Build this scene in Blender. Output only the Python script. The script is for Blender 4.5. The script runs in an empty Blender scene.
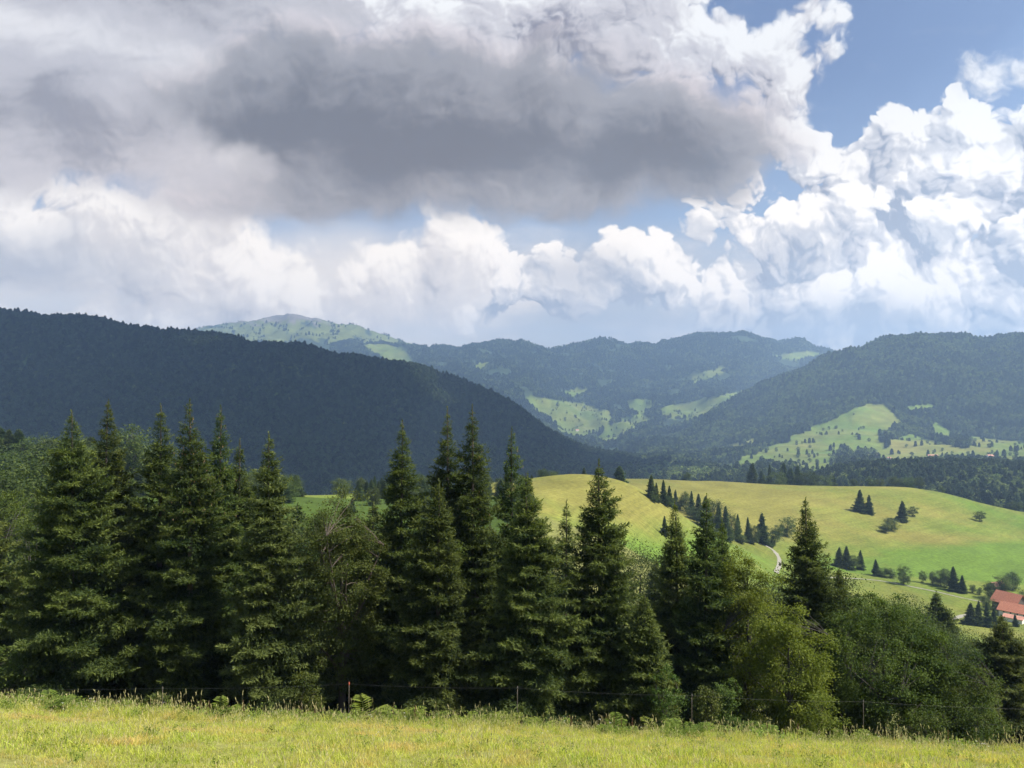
import bpy, bmesh, math, random
import numpy as np

scene = bpy.context.scene
C = scene.collection
R = math.radians
FPX = 769.0                                   # focal length in picture widths of 1024
CAM_Z = 1.65
HORIZON = 400.0

# ------------------------------------------------------------------ camera
cam = bpy.data.cameras.new('camera')
cam_ob = bpy.data.objects.new('camera', cam)
C.objects.link(cam_ob)
cam.sensor_width = 36.0
cam.lens = 36.0 * FPX / 1024.0
cam.clip_start, cam.clip_end = 0.1, 60000.0
cam_ob.location = (0, 0, CAM_Z)
cam_ob.rotation_euler = (R(90) + math.atan(16 / FPX), 0, 0)
scene.camera = cam_ob

# ------------------------------------------------------------------ exposure, sampling
scene.render.engine = 'CYCLES'
vs = scene.view_settings
vs.view_transform, vs.look, vs.gamma, vs.use_curve_mapping = 'Standard', 'None', 1.0, False
vs.exposure = 1.0
cy = scene.cycles
cy.use_denoising = True
cy.denoiser = 'OPENIMAGEDENOISE'
cy.denoising_input_passes = 'RGB_ALBEDO_NORMAL'
cy.denoising_prefilter = 'ACCURATE'
cy.max_bounces, cy.diffuse_bounces, cy.glossy_bounces = 6, 3, 1
cy.transmission_bounces, cy.volume_bounces, cy.transparent_max_bounces = 3, 0, 6
cy.caustics_reflective = cy.caustics_refractive = False
cy.sample_clamp_indirect = 4.0
cy.use_adaptive_sampling = True
cy.adaptive_threshold = 0.02

# ------------------------------------------------------------------ sun
SUN_AZ, SUN_EL = R(108), R(53)                 # clockwise from the view direction (+Y), above the horizon
SUN = np.array([math.sin(SUN_AZ) * math.cos(SUN_EL), math.cos(SUN_AZ) * math.cos(SUN_EL), math.sin(SUN_EL)])
sl = bpy.data.lights.new('sun', 'SUN')
sl.energy, sl.angle, sl.color = 4.6, R(0.5), (1.0, 0.945, 0.83)
so = bpy.data.objects.new('sun', sl)
C.objects.link(so)
so.rotation_euler = (R(90) - SUN_EL, 0, -SUN_AZ + math.pi)
from mathutils import Vector
so.rotation_euler = Vector(SUN).to_track_quat('Z', 'Y').to_euler()
so.location = Vector(SUN) * 500

# ------------------------------------------------------------------ world: Nishita sky with cloud layers by direction
world = bpy.data.worlds.new('World')
scene.world = world
world.use_nodes = True
nt = world.node_tree
nt.nodes.clear()


def wn(kind, **kw):
    n = nt.nodes.new(kind)
    for k, v in kw.items():
        setattr(n, k, v)
    return n


def put(sock, v):
    if isinstance(v, (int, float)):
        sock.default_value = v
    elif isinstance(v, (tuple, list)):
        sock.default_value = v
    else:
        nt.links.new(v, sock)


def mt(op, a, b=0.0, c=0.0, clamp=False):
    n = wn('ShaderNodeMath', operation=op, use_clamp=clamp)
    put(n.inputs[0], a); put(n.inputs[1], b)
    if op in ('MULTIPLY_ADD', 'SMOOTH_MAX', 'SMOOTH_MIN'):
        put(n.inputs[2], c)
    return n.outputs[0]


def ss(v, lo, hi, a=0.0, b=1.0):
    n = wn('ShaderNodeMapRange', interpolation_type='SMOOTHSTEP', clamp=True)
    put(n.inputs['Value'], v); put(n.inputs['From Min'], lo); put(n.inputs['From Max'], hi)
    put(n.inputs['To Min'], a); put(n.inputs['To Max'], b)
    return n.outputs[0]


def mixc(f, a, b):
    n = wn('ShaderNodeMix', data_type='RGBA')
    put(n.inputs[0], f)
    for s, v in ((n.inputs[6], a), (n.inputs[7], b)):
        put(s, tuple(v) + (1.0,) if isinstance(v, tuple) else v)
    return n.outputs[2]


def lin(r, g, b):                              # display colour 0..255 -> radiance as it must leave the sky
    f = lambda c: (c / 255 / 12.92 if c < 10.3 else ((c / 255 + 0.055) / 1.055) ** 2.4)
    return tuple(f(c) / (2 ** vs.exposure) for c in (r, g, b))


SKY_STRENGTH = 0.1


def sky_col(r, g, b):
    return tuple(c / SKY_STRENGTH for c in lin(r, g, b))


tcn = wn('ShaderNodeTexCoord')
sx = wn('ShaderNodeSeparateXYZ')
nt.links.new(tcn.outputs['Generated'], sx.inputs[0])
ya = mt('MAXIMUM', mt('ABSOLUTE', sx.outputs[1]), 0.12)
# tangent-plane direction coordinates, 1 unit = 0.13 rad
DX = mt('MULTIPLY_ADD', mt('DIVIDE', sx.outputs[0], ya), 7.69, 5.12)
DY = mt('MULTIPLY_ADD', mt('DIVIDE', sx.outputs[2], ya), -7.69, 4.0)


def comb(x, y):
    n = wn('ShaderNodeCombineXYZ')
    put(n.inputs[0], x); put(n.inputs[1], y)
    return n.outputs[0]


def noise(vec, scale, detail=7.0, rough=0.55):
    n = wn('ShaderNodeTexNoise', noise_dimensions='2D')
    put(n.inputs['Vector'], vec)
    put(n.inputs['Scale'], scale); put(n.inputs['Detail'], detail); put(n.inputs['Roughness'], rough)
    return n.outputs[0], n.outputs[1]


def vmath(op, a, b):
    n = wn('ShaderNodeVectorMath', operation=op)
    put(n.inputs[0], a); put(n.inputs[1], b)
    return n.outputs[0]


def billow(vec, octaves):
    """Rounded cauliflower heads: sum of inverted squared cell distances, centred on 0."""
    s = None
    for scale, amp in octaves:
        n = wn('ShaderNodeTexVoronoi', feature='F1', voronoi_dimensions='2D')
        put(n.inputs['Vector'], vec); put(n.inputs['Scale'], scale)
        d = n.outputs['Distance']
        v = mt('MULTIPLY', mt('SUBTRACT', 0.22, mt('MULTIPLY', d, d)), amp)
        s = v if s is None else mt('ADD', s, v)
    return s


def layout(x, y, blobs, k=0.25):
    """Smooth union of ellipses (cx, cy, rx, ry): positive inside."""
    s = None
    for cx, cy_, rx, ry in blobs:
        a = mt('MULTIPLY_ADD', x, 1 / rx, -cx / rx)
        b = mt('MULTIPLY_ADD', y, 1 / ry, -cy_ / ry)
        d = mt('SQRT', mt('MULTIPLY_ADD', a, a, mt('MULTIPLY', b, b)))
        m = min(rx, ry)
        v = mt('MULTIPLY_ADD', d, -m, m)
        s = v if s is None else mt('SMOOTH_MAX', s, v, k)
    return s


sky = wn('ShaderNodeTexSky', sky_type='NISHITA', sun_disc=False)
sky.sun_elevation, sky.sun_rotation = SUN_EL, SUN_AZ
sky.altitude, sky.air_density, sky.dust_density, sky.ozone_density = 900, 1.0, 1.6, 1.5
# ---- shared cloud detail, sampled at the view direction and at two steps towards the sun
P0 = comb(DX, DY)
_, wc = noise(P0, 0.9, 4.0)
warp = vmath('MULTIPLY', vmath('SUBTRACT', wc, (0.5, 0.5, 0.5)), (0.55, 0.55, 0.0))
Q = vmath('ADD', P0, warp)
LX, LY, E1, E2 = 0.55, -0.83, 0.06, 0.30
OCT = [(1.5, 1.2), (3.3, 0.62), (7.4, 0.30), (16.0, 0.13)]


def fields(v):
    n, _ = noise(v, 1.6, 8.0, 0.56)
    m, _ = noise(vmath('MULTIPLY', v, (0.75, 1.0, 0.0)), 0.8, 7.0, 0.52)
    _, wf = noise(v, 6.0, 2.0)
    v2 = vmath('ADD', v, vmath('MULTIPLY', vmath('SUBTRACT', wf, (0.5, 0.5, 0.5)), (0.10, 0.10, 0.0)))
    return mt('SUBTRACT', n, 0.5), mt('SUBTRACT', m, 0.5), billow(v2, OCT)


F0 = fields(Q)
F1 = fields(vmath('ADD', Q, (LX * E1, LY * E1, 0.0)))
F2 = fields(vmath('ADD', Q, (LX * E2, LY * E2, 0.0)))
sq = wn('ShaderNodeSeparateXYZ'); nt.links.new(Q, sq.inputs[0])
QX, QY = sq.outputs[0], sq.outputs[1]
QX2, QY2 = mt('ADD', QX, LX * E2), mt('ADD', QY, LY * E2)


def comb3(x, y, z):
    n = wn('ShaderNodeCombineXYZ')
    put(n.inputs[0], x); put(n.inputs[1], y); put(n.inputs[2], z)
    return n.outputs[0]


def cloud_layer(col, blobs, fa, ma, ba, lit_c, mid_c, dark_c, edge=(0.0, 0.10), thick=(0.15, 0.8), rel=(1.6, 1.0), alpha=1.0,
                base=0.62, tk=0.62, k=0.25):
    def det(F):
        d = mt('MULTIPLY', F[0], fa)
        if ma: d = mt('MULTIPLY_ADD', F[1], ma, d)
        if ba: d = mt('MULTIPLY_ADD', F[2], ba, d)
        return d
    s0 = layout(QX, QY, blobs, k)
    d = mt('ADD', s0, det(F0))
    g1 = mt('MULTIPLY', mt('SUBTRACT', det(F0), det(F1)), rel[0])
    d2 = mt('ADD', layout(QX2, QY2, blobs, k), det(F2)) if rel[1] else None
    t = ss(d, thick[0], thick[1])
    lit = mt('MULTIPLY_ADD', t, -tk, mt('ADD', base, g1))
    if d2 is not None:
        lit = mt('MULTIPLY_ADD', mt('SUBTRACT', d, d2), rel[1], lit)
    c = mixc(ss(lit, 0.0, 0.5), dark_c, mid_c)
    c = mixc(ss(lit, 0.45, 0.95), c, lit_c)
    a = mt('MULTIPLY', ss(d, edge[0], edge[1]), alpha)
    return mixc(a, col, c)


col = vmath('MULTIPLY', sky.outputs[0], (0.80, 0.74, 0.74))
# low hazy bank along the horizon
d0, _ = noise(vmath('MULTIPLY', P0, (0.45, 1.0, 0.0)), 1.6, 6.0, 0.55)
hz = mt('ADD', ss(DY, 1.95, 2.7), mt('MULTIPLY_ADD', d0, 0.9, -0.55), clamp=True)
bank = mixc(ss(DX, 3.5, 6.0), sky_col(240, 238, 240), sky_col(190, 199, 215))
bank = mixc(mt('MULTIPLY', ss(d0, 0.42, 0.66), ss(DX, 9.5, 4.5, 0.35, 1.0)), bank, sky_col(244, 243, 244))
col = mixc(mt('MULTIPLY', hz, 0.93), col, bank)

WHITE = tuple(1.12 * c for c in sky_col(254, 254, 254))
# right-hand cumulus: back tower, then nearer heads
col = cloud_layer(col, [(9.4, 1.85, 1.3, 0.88), (8.5, 1.85, 0.85, 0.5), (10.4, 1.8, 1.0, 0.85), (9.3, 2.75, 2.6, 0.95),
                        (7.7, 1.3, 0.5, 0.3)],
                  0.35, 0, 0.62, WHITE, sky_col(218, 222, 232), sky_col(158, 168, 190), thick=(0.1, 1.2), tk=0.5, base=0.58, rel=(1.8, 1.4))
col = cloud_layer(col, [(8.25, 2.2, 0.75, 0.42), (7.6, 2.5, 0.85, 0.42), (6.7, 2.75, 0.95, 0.4), (5.4, 2.95, 0.9, 0.4),
                        (8.6, 2.95, 1.4, 0.5), (9.9, 2.6, 1.1, 0.6)],
                  0.3, 0, 0.62, WHITE, sky_col(219, 224, 234), sky_col(164, 175, 197), thick=(0.05, 0.9), tk=0.5, base=0.58, rel=(1.8, 1.4))
col = cloud_layer(col, [(10.2, 0.75, 0.55, 0.28), (10.9, 0.7, 0.7, 0.3)], 0.5, 0.2, 0.15, WHITE, sky_col(222, 226, 235), sky_col(186, 192, 208), edge=(-0.02, 0.14), k=0.1)
# white bank on the left
col = cloud_layer(col, [(4.55, 2.65, 0.6, 0.5), (3.7, 2.9, 0.8, 0.4), (2.6, 2.85, 1.0, 0.5), (1.4, 2.5, 1.2, 0.6), (-0.2, 2.3, 1.6, 0.7),
                        (2.0, 3.2, 2.6, 0.3)],
                  0.6, 0.1, 0.3, WHITE, sky_col(232, 232, 236), sky_col(192, 194, 204), thick=(0.1, 1.2), edge=(-0.05, 0.16), tk=0.5)
col = cloud_layer(col, [(0.3, 2.6, 1.3, 0.42), (5.7, 2.75, 0.6, 0.25), (6.2, 3.2, 1.5, 0.22), (8.6, 3.3, 2.8, 0.3)],
                  0.5, 0.2, 0, sky_col(198, 203, 214), sky_col(172, 182, 202), sky_col(150, 162, 186), rel=(1.0, 0), edge=(-0.12, 0.3), alpha=0.6)
# the broad grey cloud overhead
col = cloud_layer(col, [(0.6, 0.8, 2.4, 1.3), (2.4, 1.5, 1.6, 0.75), (-1.5, 0.6, 1.6, 1.4), (2.2, -0.6, 3.0, 1.2)],
                  0.25, 0.7, 0.06, sky_col(250, 248, 250), sky_col(214, 212, 218), sky_col(166, 165, 173), thick=(0.2, 1.7),
                  edge=(-0.15, 0.3))
col = cloud_layer(col, [(6.9, 0.25, 1.1, 0.6), (7.85, 0.6, 0.4, 0.5), (8.15, 0.15, 0.45, 0.35), (7.8, 1.25, 0.5, 0.35), (5.6, 0.15, 1.9, 0.75)],
                  0.5, 0, 0.4, WHITE, sky_col(226, 224, 230), sky_col(150, 150, 164), thick=(0.2, 0.9), edge=(-0.03, 0.14))
col = cloud_layer(col, [(4.5, 1.15, 2.4, 0.75), (6.4, 1.3, 1.4, 0.70), (3.2, 0.9, 1.5, 0.75), (5.4, 1.75, 1.6, 0.33), (3.5, 1.95, 1.1, 0.25), (7.1, 1.35, 0.8, 0.5), (5.6, 1.15, 1.3, 0.7)],
                  0.24, 0.62, 0.12, sky_col(246, 236, 238), sky_col(176, 175, 180), sky_col(129, 129, 135), thick=(-0.15, 0.62), rel=(1.5, 0.9),
                  edge=(-0.16, 0.22))

# sky colours brightened and warmed towards the horizon, to offset the haze in front
low = ss(DY, 0.3, 3.4)
col = vmath('MULTIPLY', col, comb3(mt('MULTIPLY_ADD', low, 0.52, 1.0), mt('MULTIPLY_ADD', low, 0.35, 1.0), mt('MULTIPLY_ADD', low, 0.16, 1.0)))
# clear sky behind the camera and straight overhead
front = mt('MULTIPLY', ss(sx.outputs[1], -0.05, 0.2), ss(sx.outputs[2], 0.62, 0.45))
back = mixc(mt('MULTIPLY', ss(F0[1], 0.02, 0.16), 0.85), sky.outputs[0], sky_col(225, 226, 232))
col = mixc(front, back, col)
bg = wn('ShaderNodeBackground')
put(bg.inputs['Strength'], SKY_STRENGTH)
nt.links.new(col, bg.inputs['Color'])
wo = wn('ShaderNodeOutputWorld')
nt.links.new(bg.outputs[0], wo.inputs['Surface'])
world.cycles.sampling_method = 'MANUAL'
world.cycles.sample_map_resolution = 512

# =====================================================================================================
#  TERRAIN
# =====================================================================================================
def perlin(x, y, seed=0):
    x = np.asarray(x, float); y = np.asarray(y, float)
    xi = np.floor(x).astype(np.int64); yi = np.floor(y).astype(np.int64)
    xf, yf = x - xi, y - yi
    u = xf * xf * xf * (xf * (xf * 6 - 15) + 10); v = yf * yf * yf * (yf * (yf * 6 - 15) + 10)

    def g(ix, iy, dx, dy):
        h = (ix * 374761393 + iy * 668265263 + seed * 974634777) & 0xFFFFFFFF
        h = ((h ^ (h >> 13)) * 1274126177) & 0xFFFFFFFF
        h = (h ^ (h >> 16)) & 0xFFFFFFFF
        a = h * (2 * math.pi / 4294967296.0)
        return np.cos(a) * dx + np.sin(a) * dy
    a = g(xi, yi, xf, yf); b = g(xi + 1, yi, xf - 1, yf)
    c = g(xi, yi + 1, xf, yf - 1); d = g(xi + 1, yi + 1, xf - 1, yf - 1)
    return (a + u * (b - a)) + v * ((c + u * (d - c)) - (a + u * (b - a)))


def fbm(x, y, octaves=4, seed=0, gain=0.5):
    s, a = 0, 1.0
    for o in range(octaves):
        s = s + a * perlin(x * 2 ** o + 17.3 * o, y * 2 ** o - 9.1 * o, seed + o)
        a *= gain
    return s


# sight-line rows: distance -> ground line seen from the view point, as (bearing, depression) knots
ROWS = [
    (60,   [(-1400, 700), (0, 704), (300, 712), (600, 716), (1024, 742), (2400, 760)]),
    (80,   [(-1400, 680), (0, 690), (300, 703), (600, 705), (1024, 728), (2400, 740)]),
    (120,  [(-1400, 640), (0, 655), (300, 680), (600, 685), (1024, 712), (2400, 730)]),
    (200,  [(-1400, 580), (0, 580), (150, 600), (300, 610), (420, 610), (540, 600), (700, 640), (850, 670), (1024, 692), (2400, 700)]),
    (300,  [(-1400, 500), (-250, 478), (0, 488), (150, 490), (250, 496), (300, 501), (360, 505), (440, 512), (540, 518), (620, 545), (700, 590), (800, 640), (1024, 668), (2400, 680)]),
    (340,  [(-1400, 490), (-250, 466), (0, 474), (150, 482), (250, 492), (300, 496), (360, 497), (440, 498), (540, 500), (620, 522), (700, 570), (800, 618), (1024, 645), (2400, 660)]),
    (430,  [(-1400, 500), (-250, 480), (0, 486), (150, 492), (300, 500), (400, 492), (480, 484), (540, 478), (580, 474), (620, 481), (660, 502), (700, 532), (780, 578), (850, 596), (940, 605), (1024, 611), (1250, 620), (2400, 630)]),
    (520,  [(-1400, 520), (0, 505), (300, 515), (480, 505), (540, 498), (600, 500), (660, 512), (720, 536), (780, 556), (850, 566), (940, 572), (1024, 578), (1250, 585), (2400, 590)]),
    (600,  [(-1400, 525), (0, 515), (300, 518), (480, 508), (540, 501), (620, 498), (700, 509), (780, 525), (850, 534), (940, 545), (1024, 552), (1250, 560), (2400, 565)]),
    (700,  [(-1400, 528), (0, 522), (300, 520), (480, 505), (540, 494), (620, 485), (700, 489), (780, 497), (850, 504), (900, 508), (960, 519), (1024, 530), (1250, 545), (2400, 550)]),
    (780,  [(-1400, 530), (0, 525), (300, 520), (480, 500), (540, 488), (620, 479), (680, 480.5), (740, 482), (800, 485), (860, 486), (900, 487), (940, 493), (980, 505), (1024, 515), (1250, 535), (2400, 540)]),
    (900,  [(-1400, 530), (0, 528), (300, 525), (540, 500), (700, 496), (860, 502), (940, 508), (1024, 520), (1250, 530), (2400, 530)]),
    (1080, [(-1400, 510), (0, 525), (300, 520), (540, 508), (700, 506), (800, 508), (900, 508), (1024, 507), (1250, 505), (2400, 500)]),
    (1350, [(-1400, 470), (0, 494), (300, 502), (540, 500), (740, 498), (800, 488), (840, 478), (880, 473), (940, 472), (1024, 476), (1250, 470), (2400, 450)]),
    (1700, [(-1400, 430), (0, 450), (150, 458), (300, 466), (450, 478), (600, 482), (740, 478), (850, 474), (940, 470), (1024, 471), (1250, 462), (2400, 440)]),
    (2300, [(-1400, 350), (-250, 362), (0, 372), (150, 385), (300, 402), (400, 420), (500, 446), (600, 474), (660, 468), (720, 466), (780, 461), (850, 457), (940, 454), (1024, 453), (1250, 440), (2400, 400)]),
    (2800, [(-1400, 290), (-600, 300), (-250, 308), (0, 318), (50, 320), (100, 331), (150, 338), (180, 340), (230, 347), (300, 354), (380, 367), (440, 382), (500, 404), (550, 434), (600, 468), (660, 464), (720, 456), (780, 449), (850, 440), (940, 441), (1024, 441), (1250, 425), (2400, 380)]),
    (3150, [(-1400, 330), (0, 350), (300, 375), (500, 415), (560, 442), (600, 464), (660, 461), (720, 447), (780, 434), (850, 416), (900, 409), (960, 410), (1024, 407), (1250, 390), (2400, 360)]),
    (3550, [(-1400, 355), (0, 370), (300, 395), (500, 428), (560, 446), (600, 460), (660, 455), (720, 432), (780, 409), (850, 383), (900, 371), (960, 370), (1024, 367), (1250, 355), (2400, 340)]),
    (4100, [(-1400, 370), (0, 380), (300, 400), (500, 430), (560, 444), (600, 456), (640, 448), (700, 422), (750, 398), (790, 378), (830, 360), (860, 351), (900, 343), (950, 340.5), (1024, 341), (1200, 337), (1600, 330), (2400, 330)]),
    (4700, [(-1400, 375), (0, 385), (300, 402), (500, 426), (540, 433), (600, 443), (650, 430), (720, 409), (780, 395), (850, 378), (940, 368), (1024, 368), (1600, 360), (2400, 360)]),
    (5200, [(-1400, 375), (0, 385), (300, 398), (450, 396), (500, 402), (540, 412), (600, 424), (650, 416), (720, 396), (780, 388), (850, 384), (1024, 380), (2400, 375)]),
    (5700, [(-1400, 375), (0, 385), (300, 388), (450, 378), (500, 384), (540, 394), (600, 406), (650, 400), (720, 388), (780, 378), (850, 380), (1024, 382), (2400, 380)]),
    (6400, [(-1400, 375), (0, 380), (300, 368), (450, 362), (500, 365), (540, 372), (600, 378), (650, 378), (720, 362), (780, 362), (850, 370), (1024, 382), (2400, 382)]),
    (7200, [(-1400, 370), (0, 370), (180, 356), (300, 350), (380, 348), (430, 350), (465, 352), (490, 347), (508, 341), (530, 351), (560, 353), (590, 345), (612, 341), (640, 351), (680, 342), (700, 339), (745, 336), (790, 342), (830, 353), (870, 363), (1024, 375), (2400, 375)]),
    (8000, [(-1400, 370), (0, 368), (150, 354), (200, 343), (290, 331), (350, 340), (400, 351), (500, 360), (700, 356), (870, 370), (1024, 378), (2400, 378)]),
    (8800, [(-1400, 370), (0, 362), (100, 352), (150, 347), (185, 336), (205, 327), (240, 321), (270, 317.5), (290, 315.5), (310, 318), (340, 322), (358, 329), (380, 337), (410, 346), (440, 357), (520, 366), (700, 366), (1024, 380), (2400, 380)]),
    (10500, [(-1400, 380), (0, 378), (290, 355), (500, 378), (1024, 385), (2400, 385)]),
    (11500, [(-1400, 390), (0, 388), (1024, 390), (2400, 390)]),
]
PXG = np.arange(-1400, 2401, 4.0)
LYG = np.linspace(math.log(60), math.log(11500), 900)


def pchip(xk, yk, x):
    """monotone cubic along axis 0 of yk (rows, cols)"""
    h = np.diff(xk)[:, None]
    dl = np.diff(yk, axis=0) / h
    m = np.zeros_like(yk)
    w1, w2 = 2 * h[1:] + h[:-1], h[1:] + 2 * h[:-1]
    same = dl[1:] * dl[:-1] > 0
    with np.errstate(divide='ignore', invalid='ignore'):
        hm = (w1 + w2) / (w1 / dl[:-1] + w2 / dl[1:])
    m[1:-1] = np.where(same, hm, 0.0)
    m[0], m[-1] = dl[0], dl[-1]
    i = np.clip(np.searchsorted(xk, x) - 1, 0, len(xk) - 2)
    t = ((x - xk[i]) / (xk[i + 1] - xk[i]))[:, None]
    hh = h[i]
    return ((1 + 2 * t) * (1 - t) ** 2 * yk[i] + t * (1 - t) ** 2 * hh * m[i] + t * t * (3 - 2 * t) * yk[i + 1] + t * t * (t - 1) * hh * m[i + 1])


def _table():
    ker = np.exp(-0.5 * (np.arange(-8, 9) / 3.0) ** 2); ker /= ker.sum()
    zs = []
    for Y, kn in ROWS:
        py = np.interp(PXG, [k[0] for k in kn], [k[1] for k in kn])
        py = np.convolve(np.pad(py, 8, mode='edge'), ker, mode='valid')
        zs.append(CAM_Z - (py - HORIZON) / FPX * Y)
    return pchip(np.log([r[0] for r in ROWS]), np.array(zs), LYG)


ZTAB = _table()


def near_z(x, y):
    """the meadow under the camera: an even slope, a rounded edge about 30 m away, then the drop under the trees"""
    yk = np.array([-200, -60, -20, -6, 0, 12, 24, 29, 34, 45, 60, 80])
    zk = np.array([24, 14, 5.6, 2.0, 0, -4.2, -8.72, -10.78, -13.1, -17.9, -23.5, -30.1])
    z = pchip(yk, zk[:, None], np.clip(np.ravel(y), -199, 79))[:, 0].reshape(np.shape(y))
    xx = np.clip(x, -45, 45)
    tilt = -0.0375 * xx - 0.00095 * xx * np.abs(xx) * (xx > 0) + 0.0008 * xx * xx * (xx < 0)
    return z + tilt * np.clip((y + 10) / 40, 0.0, 1.0)


def ground_z(x, y, detail=True):
    x = np.asarray(x, float); y = np.asarray(y, float)
    x, y = np.broadcast_arrays(x, y)
    zn = near_z(x, y)
    yc = np.clip(y, 60, 11490)
    fx = np.clip((512 + FPX * x / yc - PXG[0]) / 4.0, 0, len(PXG) - 1.001)
    fy = np.clip((np.log(yc) - LYG[0]) / (LYG[1] - LYG[0]), 0, len(LYG) - 1.001)
    ix, iy = fx.astype(int), fy.astype(int)
    tx, ty = fx - ix, fy - iy
    zf = (ZTAB[iy, ix] * (1 - tx) + ZTAB[iy, ix + 1] * tx) * (1 - ty) + (ZTAB[iy + 1, ix] * (1 - tx) + ZTAB[iy + 1, ix + 1] * tx) * ty
    w = np.clip((y - 58) / 20, 0, 1); w = w * w * (3 - 2 * w)
    z = zn * (1 - w) + zf * w
    if detail:
        far = np.clip((y - 1100) / 1500, 0, 1)
        mid = np.clip((y - 150) / 200, 0, 1) * (1 - far)
        z = z + far * (np.abs(fbm(x / 700, y / 900, 4, 3)) * -170 + 45 + fbm(x / 240, y / 300, 3, 8) * 45) * np.clip((y - 1100) / 4000, 0.25, 0.8)
        z = z + mid * (fbm(x / 120, y / 120, 3, 5) * 2.2 + fbm(x / 22, y / 22, 2, 6) * 0.25)
        nr = np.clip(1 - (y - 40) / 60, 0, 1)
        z = z + nr * (fbm(x / 7, y / 7, 3, 11) * 0.16 + fbm(x / 1.3, y / 1.3, 2, 12) * 0.03)
    return z


def to_px(x, y, z):
    return 512 + FPX * x / y, HORIZON - FPX * (z - CAM_Z) / y


def at(px, Y):
    """ground point on the bearing of picture column px at distance Y"""
    x = (px - 512) / FPX * Y
    return x, Y, float(ground_z(x, Y))


# ------------------------------------------------------------------ mesh and object helpers
def new_mesh(name, V, quads=None, tris=None, attrs=None, smooth=False):
    V = np.asarray(V, np.float32)
    me = bpy.data.meshes.new(name)
    me.vertices.add(len(V)); me.vertices.foreach_set('co', V.ravel())
    nq = 0 if quads is None else len(quads)
    ntr = 0 if tris is None else len(tris)
    loops = np.concatenate([np.asarray(a, np.int32).ravel() for a in (quads, tris) if a is not None and len(a)])
    me.loops.add(len(loops)); me.loops.foreach_set('vertex_index', loops)
    me.polygons.add(nq + ntr)
    tot = np.concatenate([np.full(nq, 4, np.int32), np.full(ntr, 3, np.int32)])
    st = np.concatenate([[0], np.cumsum(tot)[:-1]]).astype(np.int32)
    me.polygons.foreach_set('loop_start', st); me.polygons.foreach_set('loop_total', tot)
    if smooth:
        me.polygons.foreach_set('use_smooth', np.ones(nq + ntr, bool))
    for k, a in (attrs or {}).items():
        a = np.asarray(a, np.float32)
        if a.ndim == 2:
            at_ = me.attributes.new(k, 'FLOAT_COLOR', 'POINT')
            at_.data.foreach_set('color', np.c_[a, np.ones(len(a), np.float32)].astype(np.float32).ravel())
        else:
            at_ = me.attributes.new(k, 'FLOAT', 'POINT')
            at_.data.foreach_set('value', a)
    me.update(calc_edges=True)
    return me


def link(name, me, mats=(), parent=None, loc=None):
    for m in (mats if isinstance(mats, (list, tuple)) else [mats]):
        if me is not None and m is not None and m.name not in [x.name for x in me.materials if x]:
            me.materials.append(m)
    o = bpy.data.objects.new(name, me)
    C.objects.link(o)
    if parent is not None: o.parent = parent
    if loc is not None: o.location = loc
    return o


def tag(o, label=None, cat=None, group=None, kind=None):
    if label: o['label'] = label
    if cat: o['category'] = cat
    if group: o['group'] = group
    if kind: o['kind'] = kind
    return o


def material(name):
    m = bpy.data.materials.new(name)
    m.use_nodes = True
    t = m.node_tree
    return m, t, t.nodes['Principled BSDF']


def N(t, kind, **kw):
    n = t.nodes.new(kind)
    for k, v in kw.items():
        if k.startswith('i_'):
            key = k[2:].replace('_', ' ')
            n.inputs[int(key) if key.isdigit() else key].default_value = v
        else:
            setattr(n, k, v)
    return n


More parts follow.
